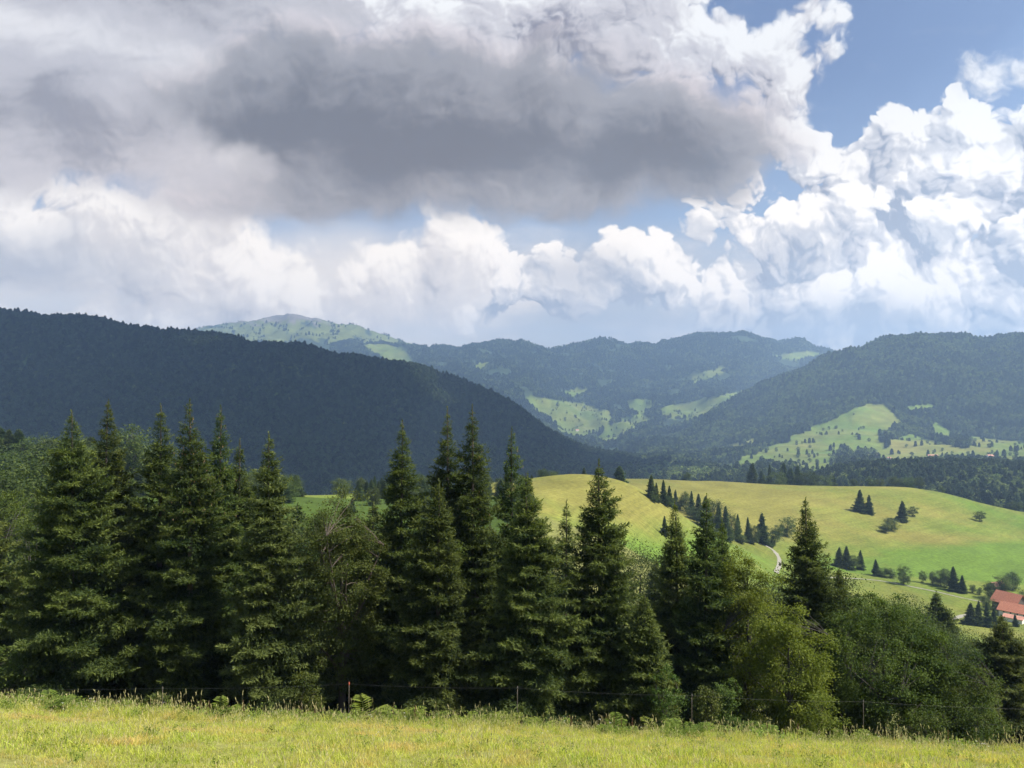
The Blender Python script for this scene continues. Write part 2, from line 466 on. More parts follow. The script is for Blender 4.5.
def ground_material(name, fine, fine_amp, coarse, bump=0.0, bump_scale=1.0, paths=0.0):
    """albedo from the sheet's own land-cover colour, broken up by two sizes of noise"""
    m, t, b = material(name)
    a = N(t, 'ShaderNodeAttribute', attribute_name='cover')
    g = N(t, 'ShaderNodeNewGeometry')
    n1 = N(t, 'ShaderNodeTexNoise', i_Scale=fine, i_Detail=6.0, i_Roughness=0.65)
    n2 = N(t, 'ShaderNodeTexNoise', i_Scale=coarse, i_Detail=4.0)
    for n in (n1, n2): t.links.new(g.outputs['Position'], n.inputs['Vector'])
    r1 = N(t, 'ShaderNodeMapRange', i_1=0.25, i_2=0.75, i_3=1 - fine_amp, i_4=1 + fine_amp)
    r2 = N(t, 'ShaderNodeMapRange', i_1=0.3, i_2=0.7, i_3=0.85, i_4=1.15)
    t.links.new(n1.outputs[0], r1.inputs[0]); t.links.new(n2.outputs[0], r2.inputs[0])
    mu = N(t, 'ShaderNodeMath', operation='MULTIPLY')
    t.links.new(r1.outputs[0], mu.inputs[0]); t.links.new(r2.outputs[0], mu.inputs[1])
    if paths:                                                   # trodden cattle paths along the contours, mowing lanes
        mp = N(t, 'ShaderNodeMapping'); mp.inputs['Scale'].default_value = (0.012, 0.012, 0.9)
        n4 = N(t, 'ShaderNodeTexNoise', i_Scale=1.0, i_Detail=4.0, i_Roughness=0.65)
        r4 = N(t, 'ShaderNodeMapRange', i_1=0.36, i_2=0.62, i_3=1 - paths, i_4=1 + paths * 0.6)
        mu2 = N(t, 'ShaderNodeMath', operation='MULTIPLY')
        t.links.new(g.outputs['Position'], mp.inputs[0]); t.links.new(mp.outputs[0], n4.inputs['Vector']); t.links.new(n4.outputs[0], r4.inputs[0])
        t.links.new(mu.outputs[0], mu2.inputs[0]); t.links.new(r4.outputs[0], mu2.inputs[1])
        mu = mu2
    v = N(t, 'ShaderNodeVectorMath', operation='SCALE')
    t.links.new(a.outputs['Color'], v.inputs[0]); t.links.new(mu.outputs[0], v.inputs['Scale'])
    t.links.new(v.outputs[0], b.inputs['Base Color'])
    b.inputs['Roughness'].default_value = 0.95
    b.inputs['Specular IOR Level'].default_value = 0.1
    if bump:
        bp = N(t, 'ShaderNodeBump', i_Strength=0.6, i_Distance=bump)
        n3 = N(t, 'ShaderNodeTexNoise', i_Scale=bump_scale, i_Detail=5.0, i_Roughness=0.7)
        t.links.new(g.outputs['Position'], n3.inputs['Vector'])
        t.links.new(n3.outputs[0], bp.inputs['Height']); t.links.new(bp.outputs[0], b.inputs['Normal'])
    return m


# ------------------------------------------------------------------ land cover
def in_poly(px, py, poly):
    c = np.zeros(np.shape(px), bool)
    n = len(poly)
    for i in range(n):
        x0, y0 = poly[i]; x1, y1 = poly[(i + 1) % n]
        if y0 == y1: continue
        cr = ((y0 > py) != (y1 > py)) & (px < (x1 - x0) * (py - y0) / (y1 - y0) + x0)
        c ^= cr
    return c


# clearings in the woods: (nearest, farthest distance, outline as bearings seen from the view point)
CLEARINGS = [
    (4300, 6300, [(524, 396), (548, 399), (585, 404), (612, 412), (610, 426), (592, 435), (574, 440), (560, 430), (545, 416), (530, 406)]),
    (4200, 6300, [(594, 440), (610, 426), (640, 413), (650, 418), (628, 436), (604, 443)]),
    (4200, 6300, [(660, 408), (690, 402), (757, 387), (757, 396), (722, 408), (690, 419), (662, 419)]),
    (4800, 6500, [(628, 400), (652, 399), (656, 408), (640, 414), (628, 410)]),
    (1800, 3600, [(715, 470), (772, 446), (812, 427), (842, 414), (872, 405), (886, 404), (900, 420), (880, 436), (837, 450), (792, 462), (725, 478)]),
    (1500, 3300, [(868, 466), (890, 440), (915, 436), (932, 441), (962, 447), (972, 438), (1002, 438), (1030, 442), (1260, 436), (1260, 465), (1024, 466), (962, 464), (922, 466)]),
    (2300, 3500, [(932, 420), (949, 430), (949, 441), (928, 436)]),
    (1450, 2600, [(795, 468), (812, 464), (842, 464), (836, 476), (800, 478)]),
    (2000, 3500, [(725, 447), (752, 438), (757, 443), (730, 452)]),
    (5600, 7300, [(770, 357), (800, 351), (826, 352), (820, 358), (790, 361)]),
    (5600, 7300, [(690, 380), (706, 372), (722, 366), (728, 369), (712, 378), (696, 386)]),
    (6000, 7400, [(460, 372), (478, 364), (492, 360), (486, 367), (470, 375)]),
    (1800, 3400, [(770, 462), (800, 452), (838, 452), (842, 462), (812, 468), (775, 470)]),
    (1800, 3400, [(842, 440), (862, 432), (884, 437), (880, 452), (850, 456)]),
    (5600, 7500, [(352, 340), (392, 345), (410, 354), (420, 374), (400, 370), (374, 353)]),
    (1500, 3200, [(655, 471), (680, 462), (690, 466), (664, 477)]),
    (1800, 3400, [(693, 459), (708, 452), (716, 455), (700, 465)]),
    (2600, 3900, [(905, 408), (925, 402), (938, 407), (915, 414)]),
    (5000, 6800, [(560, 392), (580, 388), (592, 392), (574, 398)]),
    (4500, 6500, [(676, 424), (700, 414), (724, 410), (718, 416), (690, 428)]),
    (1500, 2800, [(18, 362), (26, 352), (33, 350), (28, 364), (20, 372)]),
]


def is_clearing(x, y, z):
    px, py = to_px(x, np.maximum(y, 1), z)
    j = fbm(x / 140, y / 140, 3, 21) * np.clip(9000 / np.maximum(y, 1), 1.5, 5)
    m = np.zeros(np.shape(x), bool)
    for a, b, poly in CLEARINGS:
        m |= (y > a) & (y < b) & in_poly(px + j * 2.6, py + j * 1.5, poly)
    # the bald grassy summit far behind
    bald = (y > 7600) & (fbm(x / 300, y / 300, 4, 30) < 0.16 + 0.25 * (px < 400)) & (px < 430)
    return m | bald


def cover_colour(x, y, z):
    px, py = to_px(x, np.maximum(y, 1.0), z)
    big = fbm(x / 90, y / 90, 4, 40)
    small = fbm(x / 14, y / 14, 3, 44)
    green = np.array([0.095, 0.152, 0.022]); gold = np.array([0.178, 0.166, 0.040]); mead = np.array([0.20, 0.205, 0.062])
    forest = np.array([0.030, 0.046, 0.018]); rock = np.array([0.16, 0.14, 0.12]); pale = np.array([0.13, 0.16, 0.035])
    # how dry and golden the pasture is
    dry = 0.45 + 0.55 * big - 0.5 * np.clip((500 - px) / 60, 0, 1)
    dry = np.where((y < 500) & (px < 720), dry + 0.5 - np.clip((py - 512) / 35, 0, 1) * 1.1, dry)
    dry = np.where((y >= 500) & (y < 1000), dry + np.clip((900 - px) / 300, -0.7, 0.4) + np.clip((545 - py) / 60, -0.9, 0.5) - 0.25, dry)
    band = np.exp(-((py - (537 + (px - 900) * 0.02)) / 6.0) ** 2) * np.exp(-((px - 960) / 70) ** 2)
    dry = np.where((y >= 500) & (y < 1000), dry + 0.9 * band, dry)
    dry = np.where(y > 1000, 0.35 + 0.6 * fbm(x / 200, y / 200, 3, 50) + 0.35 * ((px > 890) & (px < 990) & (py > 440) & (py < 462)), dry)
    dry = np.clip(dry + 0.25 * small, 0, 1)[..., None]
    c = green * (1 - dry) + gold * dry
    c = np.where((y > 3800)[..., None], 0.7 * c + 0.3 * pale, c)
    c = np.where((y > 7600)[..., None], np.array([0.120, 0.138, 0.028]) * (1 + 0.35 * fbm(x / 150, y / 150, 3, 63))[..., None], c)
    woods = ((y > 1000) & ~is_clearing(x, y, z))
    c = np.where(woods[..., None], forest * (1 + 0.3 * big[..., None]), c)
    # rocky crest of the far summit
    rk = ((y > 7600) & (py < 322 + 10 * fbm(x / 120, y / 120, 3, 61)) & (px > 180) & (px < 370))
    c = np.where(rk[..., None], rock, c)
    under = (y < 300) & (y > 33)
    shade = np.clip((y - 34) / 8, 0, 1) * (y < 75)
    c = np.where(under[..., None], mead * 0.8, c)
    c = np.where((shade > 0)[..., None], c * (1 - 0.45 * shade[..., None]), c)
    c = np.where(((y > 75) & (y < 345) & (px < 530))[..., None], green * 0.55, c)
    c = np.where((y <= 33)[..., None], mead * (1 + 0.25 * small[..., None]) + np.array([0.05, 0.03, 0.0]) * np.clip(big + 0.3, 0, 1)[..., None], c)
    return np.clip(c, 0.005, 1)


# ------------------------------------------------------------------ sheets
def grid_quads(nr, nc, keep=None):
    i = np.arange((nr - 1) * (nc - 1))
    r, c = i // (nc - 1), i % (nc - 1)
    a = r * nc + c
    q = np.stack([a, a + 1, a + nc + 1, a + nc], 1)
    return q if keep is None else q[keep]


MAT_MEADOW = ground_material('meadow turf', 5.0, 0.35, 0.6, 0.05, 9.0)
MAT_PASTURE = ground_material('pasture turf', 0.45, 0.38, 0.02, 0.5, 0.25, 0.13)
MAT_MOUNTAIN = ground_material('mountain cover', 0.02, 0.3, 0.003, 6.0, 0.02)

xs = np.concatenate([np.arange(-170, -36, 3.0), np.arange(-36, 36.01, 0.3), np.arange(39, 171, 3.0)])
ys = np.concatenate([np.arange(-80, -2, 3.0), np.arange(-2, 48, 0.3), np.arange(48, 62.1, 1.0)])
X, Y = np.meshgrid(xs, ys)
Zm = ground_z(X, Y)
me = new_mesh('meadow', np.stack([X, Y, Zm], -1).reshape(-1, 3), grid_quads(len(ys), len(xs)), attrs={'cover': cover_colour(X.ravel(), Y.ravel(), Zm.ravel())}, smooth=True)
tag(link('meadow', me, MAT_MEADOW), 'sunlit sloping hay meadow in the foreground', 'meadow', kind='structure')

US = np.concatenate([np.linspace(-2.45, -0.78, 60)[:-1], np.linspace(-0.78, 0.78, 760), np.linspace(0.78, 2.45, 60)[1:]])
LY = np.concatenate([np.linspace(math.log(60.5), math.log(400), 90)[:-1], np.linspace(math.log(400), math.log(1000), 150)[:-1], np.linspace(math.log(1000), math.log(9500), 330)[:-1],
                     np.linspace(math.log(9500), math.log(11400), 14)])
YY = np.exp(LY)
U2, Y2 = np.meshgrid(US, YY)
X2 = U2 * Y2
Z2 = ground_z(X2, Y2) - 0.12 * (Y2 < 61.5)
V2 = np.stack([X2, Y2, Z2], -1).reshape(-1, 3)
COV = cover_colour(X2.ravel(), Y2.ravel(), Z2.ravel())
fr = np.arange((len(YY) - 1) * (len(US) - 1))
fy_, fp = YY[fr // (len(US) - 1)], 512 + FPX * US[fr % (len(US) - 1)]
SHEETS = [
    ('pasture_hill', fy_ < 1000, MAT_PASTURE, 'rolling golden green pasture beyond the near trees', 'pasture'),
    ('forested_mountain', (fy_ >= 1000) & (fy_ < 3700) & (fp < 622), MAT_MOUNTAIN, 'long dark mountainside sloping down from the left', 'mountain'),
    ('meadowed_mountain', (fy_ >= 1000) & (fy_ < 4750) & (fp >= 622), MAT_MOUNTAIN, 'wooded mountain with bright clearings at its foot on the right', 'mountain'),
    ('far_mountain_range', (fy_ >= 4750) | ((fy_ >= 3700) & (fp < 622)), MAT_MOUNTAIN, 'hazy far mountain range with a bald green summit', 'mountain range'),
]
for nm, keep, m, lab, cat in SHEETS:
    q = grid_quads(len(YY), len(US), keep)
    used, inv = np.unique(q, return_inverse=True)
    me = new_mesh(nm, V2[used], inv.reshape(-1, 4), attrs={'cover': COV[used]}, smooth=True)
    tag(link(nm, me, m), lab, cat, kind='structure')

# which parts of the far slopes can be seen (with a margin), for planting the woods
ANG = (Z2 + 14 - CAM_Z) / Y2
RUN = np.maximum.accumulate((Z2 - CAM_Z) / Y2, axis=0)
VIS = ANG >= RUN - 0.002


def visible(x, y):
    u = x / y
    c = np.clip(np.searchsorted(US, u), 0, len(US) - 1)
    r = np.clip(np.searchsorted(YY, y), 0, len(YY) - 1)
    return VIS[r, c]

# =====================================================================================================
#  FOLIAGE MATERIALS
# =====================================================================================================
def leaf_material(name, dark, light, hue_var=0.25, trans=0.3, rough=0.55, patch=None):
    """leaf colour between old and young growth (attribute 'age'), varied per plant"""
    m, t, b = material(name)
    a = N(t, 'ShaderNodeAttribute', attribute_name='age')
    oi = N(t, 'ShaderNodeObjectInfo')
    mx = N(t, 'ShaderNodeMix', data_type='RGBA')
    mx.inputs[6].default_value = (*dark, 1); mx.inputs[7].default_value = (*light, 1)
    t.links.new(a.outputs['Fac'], mx.inputs[0])
    hs = N(t, 'ShaderNodeHueSaturation')
    mr = N(t, 'ShaderNodeMapRange', i_3=1 - hue_var, i_4=1 + hue_var)
    mh = N(t, 'ShaderNodeMapRange', i_3=0.485, i_4=0.515)
    mlt = N(t, 'ShaderNodeMath', operation='MULTIPLY', i_1=7.31)
    frc = N(t, 'ShaderNodeMath', operation='FRACT')
    t.links.new(oi.outputs['Random'], mr.inputs[0]); t.links.new(mr.outputs[0], hs.inputs['Value'])
    t.links.new(oi.outputs['Random'], mlt.inputs[0]); t.links.new(mlt.outputs[0], frc.inputs[0])
    t.links.new(frc.outputs[0], mh.inputs[0]); t.links.new(mh.outputs[0], hs.inputs['Hue'])
    c_out = mx.outputs[2]
    if patch:                                                  # dry patches of the meadow
        g = N(t, 'ShaderNodeNewGeometry')
        pn = N(t, 'ShaderNodeTexNoise', i_Scale=0.55, i_Detail=5.0, i_Roughness=0.6)
        pr_ = N(t, 'ShaderNodeMapRange', i_1=0.47, i_2=0.68, i_3=0.0, i_4=0.8)
        pm = N(t, 'ShaderNodeMix', data_type='RGBA'); pm.inputs[7].default_value = (*patch, 1)
        t.links.new(g.outputs['Position'], pn.inputs['Vector']); t.links.new(pn.outputs[0], pr_.inputs[0])
        t.links.new(pr_.outputs[0], pm.inputs[0]); t.links.new(c_out, pm.inputs[6])
        c_out = pm.outputs[2]
    t.links.new(c_out, hs.inputs['Color'])
    b.inputs['Roughness'].default_value = rough
    b.inputs['Specular IOR Level'].default_value = 0.08
    t.links.new(hs.outputs[0], b.inputs['Base Color'])
    if trans:
        tr = N(t, 'ShaderNodeBsdfTranslucent')
        hs2 = N(t, 'ShaderNodeHueSaturation', i_Saturation=1.15, i_Value=1.5)
        t.links.new(hs.outputs[0], hs2.inputs['Color']); t.links.new(hs2.outputs[0], tr.inputs['Color'])
        ms = N(t, 'ShaderNodeMixShader', i_0=trans)
        t.links.new(b.outputs[0], ms.inputs[1]); t.links.new(tr.outputs[0], ms.inputs[2])
        t.links.new(ms.outputs[0], t.nodes['Material Output'].inputs['Surface'])
    return m


def bark_material(name, c1, c2):
    m, t, b = material(name)
    g = N(t, 'ShaderNodeTexCoord')
    mp = N(t, 'ShaderNodeMapping'); mp.inputs['Scale'].default_value = (6, 6, 1.2)
    n = N(t, 'ShaderNodeTexNoise', i_Scale=2.0, i_Detail=6.0, i_Roughness=0.7)
    mx = N(t, 'ShaderNodeMix', data_type='RGBA'); mx.inputs[6].default_value = (*c1, 1); mx.inputs[7].default_value = (*c2, 1)
    t.links.new(g.outputs['Object'], mp.inputs[0]); t.links.new(mp.outputs[0], n.inputs['Vector'])
    t.links.new(n.outputs[0], mx.inputs[0]); t.links.new(mx.outputs[2], b.inputs['Base Color'])
    b.inputs['Roughness'].default_value = 0.9
    return m


MAT_SPRUCE = leaf_material('spruce needles', (0.030, 0.050, 0.017), (0.150, 0.180, 0.045), 0.2, 0.36)
MAT_SPRUCE_PALE = leaf_material('pale spruce needles', (0.040, 0.056, 0.018), (0.160, 0.178, 0.052), 0.15, 0.33)
MAT_FOREST = leaf_material('forest needles', (0.022, 0.040, 0.015), (0.085, 0.115, 0.036), 0.6, 0.0)
MAT_WOODLAND = leaf_material('woodland leaves', (0.080, 0.115, 0.026), (0.170, 0.210, 0.050), 0.45, 0.0)
MAT_BEECH = leaf_material('beech leaves', (0.036, 0.058, 0.013), (0.110, 0.138, 0.030), 0.15, 0.35)
MAT_SHADYLEAF = leaf_material('dark woodland leaves', (0.026, 0.043, 0.012), (0.075, 0.098, 0.026), 0.2, 0.3)
MAT_YELLOW = leaf_material('yellow green leaves', (0.080, 0.103, 0.017), (0.185, 0.205, 0.038), 0.12, 0.4)
MAT_OLIVE = leaf_material('olive green leaves', (0.046, 0.070, 0.018), (0.130, 0.158, 0.042), 0.15, 0.35)
MAT_BRIGHT = leaf_material('bright green leaves', (0.05, 0.085, 0.02), (0.105, 0.150, 0.035), 0.15, 0.4)
MAT_BARK = bark_material('brown bark', (0.05, 0.037, 0.028), (0.12, 0.095, 0.075))
MAT_CONE = bark_material('spruce cones', (0.14, 0.085, 0.04), (0.22, 0.14, 0.07))
MAT_GREYBARK = bark_material('grey bark', (0.032, 0.028, 0.023), (0.075, 0.066, 0.055))


# =====================================================================================================
#  TREE SHAPES
# =====================================================================================================
def unit(v):
    return v / np.maximum(np.linalg.norm(v, axis=-1, keepdims=True), 1e-9)


def blades(B, D, L, W, rng, up=0.6, fold=0.0):
    """kite-shaped leaf or twig faces: base points B, directions D, lengths L, widths W, flat side towards up + random"""
    n = len(B)
    r = rng.normal(size=(n, 3)); r[:, 2] = np.abs(r[:, 2]) + up * 2
    S = unit(np.cross(D, r))
    mid = B + D * (L * 0.5)[:, None]
    tip = B + D * L[:, None]
    if fold:
        tip[:, 2] -= fold * L
    S = S * (W * 0.5)[:, None]
    V = np.stack([B, mid + S, tip, mid - S], 1).reshape(-1, 3)
    Q = np.arange(4 * n).reshape(-1, 4)
    return V, Q


def tube(path, radii, sides=8, rng=None, wob=0.0):
    path = np.asarray(path, float)
    n = len(path)
    d = unit(np.gradient(path, axis=0))
    ref = np.where(np.abs(d[:, 2:3]) > 0.9, np.array([[1.0, 0, 0]]), np.array([[0, 0, 1.0]]))
    a = unit(np.cross(d, ref)); b = np.cross(d, a)
    th = np.linspace(0, 2 * math.pi, sides, endpoint=False)
    rr = np.asarray(radii)[:, None] * (1 + (rng.normal(size=(n, sides)) * wob if rng is not None else 0))
    V = path[:, None] + rr[..., None] * (a[:, None] * np.cos(th)[None, :, None] + b[:, None] * np.sin(th)[None, :, None])
    V = V.reshape(-1, 3)
    i = np.arange((n - 1) * sides); r, c = i // sides, i % sides
    c2 = (c + 1) % sides
    return V, np.stack([r * sides + c, r * sides + c2, (r + 1) * sides + c2, (r + 1) * sides + c], 1)


class Acc:
    def __init__(s): s.v, s.q, s.a, s.n = [], [], [], 0

    def add(s, V, Q, age=0.0):
        s.v.append(V); s.q.append(Q + s.n); s.a.append(np.broadcast_to(age, (len(V),)).astype(float)); s.n += len(V)

    def mesh(s, name, smooth=False):
        return new_mesh(name, np.concatenate(s.v), np.concatenate(s.q), attrs={'age': np.concatenate(s.a)}, smooth=smooth)


def spruce_shape(seed, H, Rm, twig=0.29, step=0.175, whorl=1.0, nb=(6, 9), power=0.72, droop=0.5, low=0.05, ragged=0.18, thin=0.0, lean=0.0, width=0.24, reps=3, zj=0.55, lumps=0.36, cones=0):
    """Norway spruce: whorls of arching branches hung with short needle-covered twigs."""
    rng = np.random.default_rng(seed)
    crown = Acc()
    z = H * low
    drop = rng.uniform(0, 100)
    side_bias = rng.uniform(0, 2 * math.pi)
    while z < H * 0.965:
        t = z / H
        te = min(t / 0.965, 1.0)
        prof = Rm * min((1 - te) ** power, 1.42 * (1 - te)) * min(1.0, 0.76 + 1.7 * t) + 0.03
        tw = twig * (0.55 + 0.45 * min(1.0, 6 * (1 - te)))
        for b in range(rng.integers(*nb) - (te > 0.9)):
            if rng.random() < thin: continue
            az = rng.uniform(0, 2 * math.pi)
            L = prof * rng.uniform(1 - ragged * 1.6, 1 + ragged) * (1 + 0.1 * math.cos(az - side_bias))
            if rng.random() < 0.12: L *= rng.uniform(0.4, 0.7)
            L *= 1 + lumps * 1.6 * float(perlin(math.cos(az) * 1.3 + drop, z / (0.085 * H) + math.sin(az) * 1.3, seed))
            zb = z + rng.uniform(-zj, zj) * 0.02 * H * whorl
            a0 = math.tan(R(-12 + 46 * t ** 1.5 + rng.normal() * 6))
            n = max(3, int(L / step))
            s = np.linspace(0.12, 1, n)
            dr = droop * (1 - 0.75 * t)
            hx, hy = math.cos(az), math.sin(az)
            bend = rng.normal() * 0.12
            tone = rng.normal() * 0.12
            rad = L * s
            off = L * bend * s * s
            px_, py_ = hx * rad - hy * off, hy * rad + hx * off
            pz = zb + L * (a0 * s - dr * s ** 1.4 + (dr * 0.75) * s ** 3)
            A = np.stack([px_, py_, pz], 1)
            T = unit(np.gradient(A, axis=0))
            sd = unit(np.cross(T, np.array([0, 0, 1.0])))
            lb = np.minimum(0.44 * L * (1.05 - s) ** 0.75 + 0.45 * tw, 1.35 + twig)
            m = max(1, int(np.ceil(lb.max() / (step * 0.95))))
            j = np.arange(1, m + 1) / m
            for sg in (1, -1):
                dirb = unit(T * 0.62 + sd * sg * 0.78 + rng.normal(size=T.shape) * 0.14)
                q = lb[:, None] * j[None, :]
                P = A[:, None] + dirb[:, None] * q[..., None]
                P[..., 2] -= 0.22 * q ** 1.6 * (1 - 0.5 * t)
                keep = (q <= lb[:, None]) & (rng.random(q.shape) < 0.92)
                # shorter branchlets get fewer twigs
                keep &= (np.arange(1, m + 1)[None, :] * step * 0.95 <= lb[:, None] + step)
                Pf = P[keep]
                Df = np.broadcast_to(dirb[:, None], P.shape)[keep]
                sf = np.broadcast_to(s[:, None], q.shape)[keep]
                jf = (q / lb.max())[keep]
                k = len(Pf)
                if not k: continue
                for rep in range(reps):
                    D = unit(Df * 0.75 + rng.normal(size=(k, 3)) * 0.42 + np.array([0, 0, (-0.05, -0.32, 0.12)[rep]]))
                    V, Q = blades(Pf + rng.normal(size=(k, 3)) * twig * 0.12, D, tw * rng.uniform(0.7, 1.25, k), tw * width * rng.uniform(0.8, 1.3, k), rng)
                    age = np.clip(0.08 + 0.85 * sf ** 1.5 * (0.45 + 0.55 * jf) + rng.normal(size=k) * 0.14 + tone, 0, 1)
                    crown.add(V, Q, np.repeat(age, 4))
            # the leading shoot of the branch
            D = unit(T + np.array([0, 0, -0.15]) + rng.normal(size=T.shape) * 0.2)
            V, Q = blades(A, D, tw * rng.uniform(0.9, 1.3, n), np.full(n, tw * width * 1.1), rng)
            crown.add(V, Q, np.repeat(np.clip(s ** 2 * 0.9, 0, 1), 4))
        z += H * (0.0205 - 0.008 * t) * whorl * rng.uniform(0.85, 1.15)
    # top leader
    k = max(5, int(22 * 0.29 / twig))
    B = np.stack([np.zeros(k), np.zeros(k), H * np.linspace(0.95, 0.992, k)], 1)
    V, Q = blades(B, unit(rng.normal(size=(k, 3)) * np.array([0.45, 0.45, 0.2]) + np.array([0, 0, 0.9])), np.linspace(0.8, 0.5, k) * twig, np.full(k, twig * 0.25), rng)
    crown.add(V, Q, 0.6)
    crown.cones = 0
    if cones:                                                   # brown cones hanging from the upper branches
        allv = np.concatenate(crown.v)
        top = allv[(allv[:, 2] > H * 0.62) & (np.hypot(allv[:, 0], allv[:, 1]) > 0.35 * Rm * (1 - allv[:, 2] / H))]
        B = top[rng.integers(0, len(top), cones)]
        V, Q = blades(B, unit(rng.normal(size=(cones, 3)) * 0.15 + np.array([0, 0, -1.0])), rng.uniform(0.12, 0.2, cones), rng.uniform(0.05, 0.07, cones), rng)
        crown.add(V, Q, 0.5); crown.cones = cones
    trunk = Acc()
    zz = np.linspace(-0.6, H * 0.99, 14)
    path = np.stack([np.cumsum(rng.normal(size=14)) * 0.012, np.cumsum(rng.normal(size=14)) * 0.012, zz], 1)
    path -= path[0] * [1, 1, 0]
    V, Q = tube(path, 0.0115 * H * (1 - zz / H) ** 0.85 + 0.012 + 0.1 * np.exp(-np.maximum(zz, 0) * 1.6), 10, rng, 0.03)
    trunk.add(V, Q)
    for i in range(int(10 / whorl)):                          # bare dead limbs low on the trunk
        h = rng.uniform(0.02, 0.3) * H; az = rng.uniform(0, 2 * math.pi); l = rng.uniform(0.3, 0.6) * Rm
        d = np.array([math.cos(az), math.sin(az), -0.15])
        V, Q = tube(np.array([[0, 0, h]]) + d * np.linspace(0, l, 4)[:, None], np.linspace(0.035, 0.008, 4), 5)
        trunk.add(V, Q)
    return crown, trunk


def broadleaf_shape(seed, H, Rx, base=0.18, clumps=150, leaves=150, leaf=0.125, clump_r=0.8, lobes=0.28, top=0.5, hollow=0.35, droop=0.15, trunk_r=None, zsq=0.24, spread=0.40):
    """Trunk dividing into limbs that carry clumps of leaves through an uneven crown."""
    rng = np.random.default_rng(seed)
    zc, rz = H * (base + (1 - base) * top), None
    n = 0
    cl = []
    ph = rng.uniform(0, 6.28, 6)
    while len(cl) < clumps:
        d = unit(rng.normal(size=3))
        r = rng.uniform(hollow, 1.0) ** 0.6
        az = math.atan2(d[1], d[0])
        lob = 1 + lobes * (math.sin(2 * az + ph[0]) * 0.35 + math.sin(3 * az + ph[1] + 2.2 * d[2]) * 0.45 + math.sin(5 * d[2] + ph[2] + az) * 0.45)
        hz = (H - zc) if d[2] > 0 else (zc - H * base)
        p = np.array([d[0] * Rx * r * lob, d[1] * Rx * r * lob, zc + d[2] * hz * r * (0.93 + 0.07 * lob)])
        cl.append(p)
    cl = np.array(cl)
    cl[:, 2] = np.minimum(cl[:, 2], H - clump_r * 0.4)
    crown, trunk = Acc(), Acc()
    tr = trunk_r or 0.018 * H
    # trunk and limbs
    zt = np.linspace(-0.5, H * 0.72, 10)
    tp = np.stack([np.cumsum(rng.normal(size=10)) * 0.06, np.cumsum(rng.normal(size=10)) * 0.06, zt], 1); tp -= tp[0] * [1, 1, 0]
    V, Q = tube(tp, tr * (1 - zt / H) ** 1.1 + 0.05 * np.exp(-np.maximum(zt, 0) * 2), 10, rng, 0.04)
    trunk.add(V, Q)
    nl = 11
    mains = []
    for i in range(nl):
        far = cl[np.argmax([np.linalg.norm(c[:2]) + rng.uniform(0, Rx) - (min([np.linalg.norm(c - m_[-1]) for m_ in mains]) < Rx * 0.4) * 10 if mains else rng.uniform() for c in cl])]
        h0 = np.clip(far[2] * rng.uniform(0.35, 0.6), H * 0.12, H * 0.68)
        k = np.interp(h0, zt, np.arange(10)); st = tp[int(k)] + (tp[min(int(k) + 1, 9)] - tp[int(k)]) * (k % 1)
        s = np.linspace(0, 1, 8)[:, None]
        mid = (st + far) / 2 + np.array([0, 0, 0.08 * H * rng.uniform(-0.3, 0.8)])
        path = (1 - s) ** 2 * st + 2 * s * (1 - s) * mid + s * s * far
        mains.append(path)
        V, Q = tube(path, tr * 0.42 * (1 - 0.88 * s[:, 0]), 7)
        trunk.add(V, Q)
    allp = np.concatenate(mains)
    for c in cl:
        k = np.argmin(np.linalg.norm(allp - c, axis=1) + np.abs(allp[:, 2] - c[2] + 0.4) * 0.2)
        s = np.linspace(0, 1, 4)[:, None]
        path = allp[k] * (1 - s) + c * s + np.array([0, 0, 0.12]) * (s * (1 - s)) * 4
        V, Q = tube(path, np.linspace(0.03, 0.008, 4) * (H / 14), 4)
        trunk.add(V, Q)
    # leaves
    m = leaves
    cen = np.array([0, 0, zc])
    for c in cl:
        k = int(m * rng.uniform(0.5, 1.4))
        cr = clump_r * rng.uniform(0.65, 1.3)
        P = rng.normal(size=(k, 3)) * cr * np.array([spread, spread, zsq])
        out = unit(c - cen)
        P = c + P
        P[:, 2] -= droop * np.linalg.norm(P[:, :2] - c[:2], axis=1)
        D = unit(rng.normal(size=(k, 3)) + out * 0.5 + np.array([0, 0, -0.35]))
        V, Q = blades(P, D, leaf * rng.uniform(0.7, 1.3, k), leaf * rng.uniform(0.5, 0.8, k), rng, up=1.0, fold=0.15)
        age = np.clip(rng.normal() * 0.18 + 0.45 + rng.normal(size=k) * 0.2, 0, 1)
        crown.add(V, Q, np.repeat(age, 4))
    return crown, trunk


def tree_thing(kind, crown, trunk, mats, loc, label, cat, group=None):
    o = bpy.data.objects.new(kind, None); C.objects.link(o)
    o.empty_display_size = 0.5
    link('trunk', trunk.mesh('trunk', True), mats[1], o)
    me = crown.mesh('crown')
    k = getattr(crown, 'cones', 0)
    if k:
        me.materials.append(mats[0]); me.materials.append(MAT_CONE)
        mi = np.zeros(len(me.polygons), np.int32); mi[-k:] = 1
        me.polygons.foreach_set('material_index', mi)
    link('crown', me, mats[0], o)
    o.location = loc
    return tag(o, label, cat, group)


def copy_thing(root):
    r = root.copy(); C.objects.link(r)
    for ch in root.children:
        c = ch.copy(); C.objects.link(c); c.parent = r
    return r


def merged_tree(name, crown, trunk, mats):
    """one mesh for a tree too far off to show its parts"""
    nv = crown.n
    V = np.concatenate(crown.v + trunk.v); Q = np.concatenate([*crown.q, *[q + nv for q in trunk.q]])
    me = new_mesh(name, V, Q, attrs={'age': np.concatenate(crown.a + trunk.a)})
    me.materials.append(mats[0]); me.materials.append(mats[1])
    mi = np.zeros(len(Q), np.int32); mi[sum(len(q) for q in crown.q):] = 1
    me.polygons.foreach_set('material_index', mi)
    return me


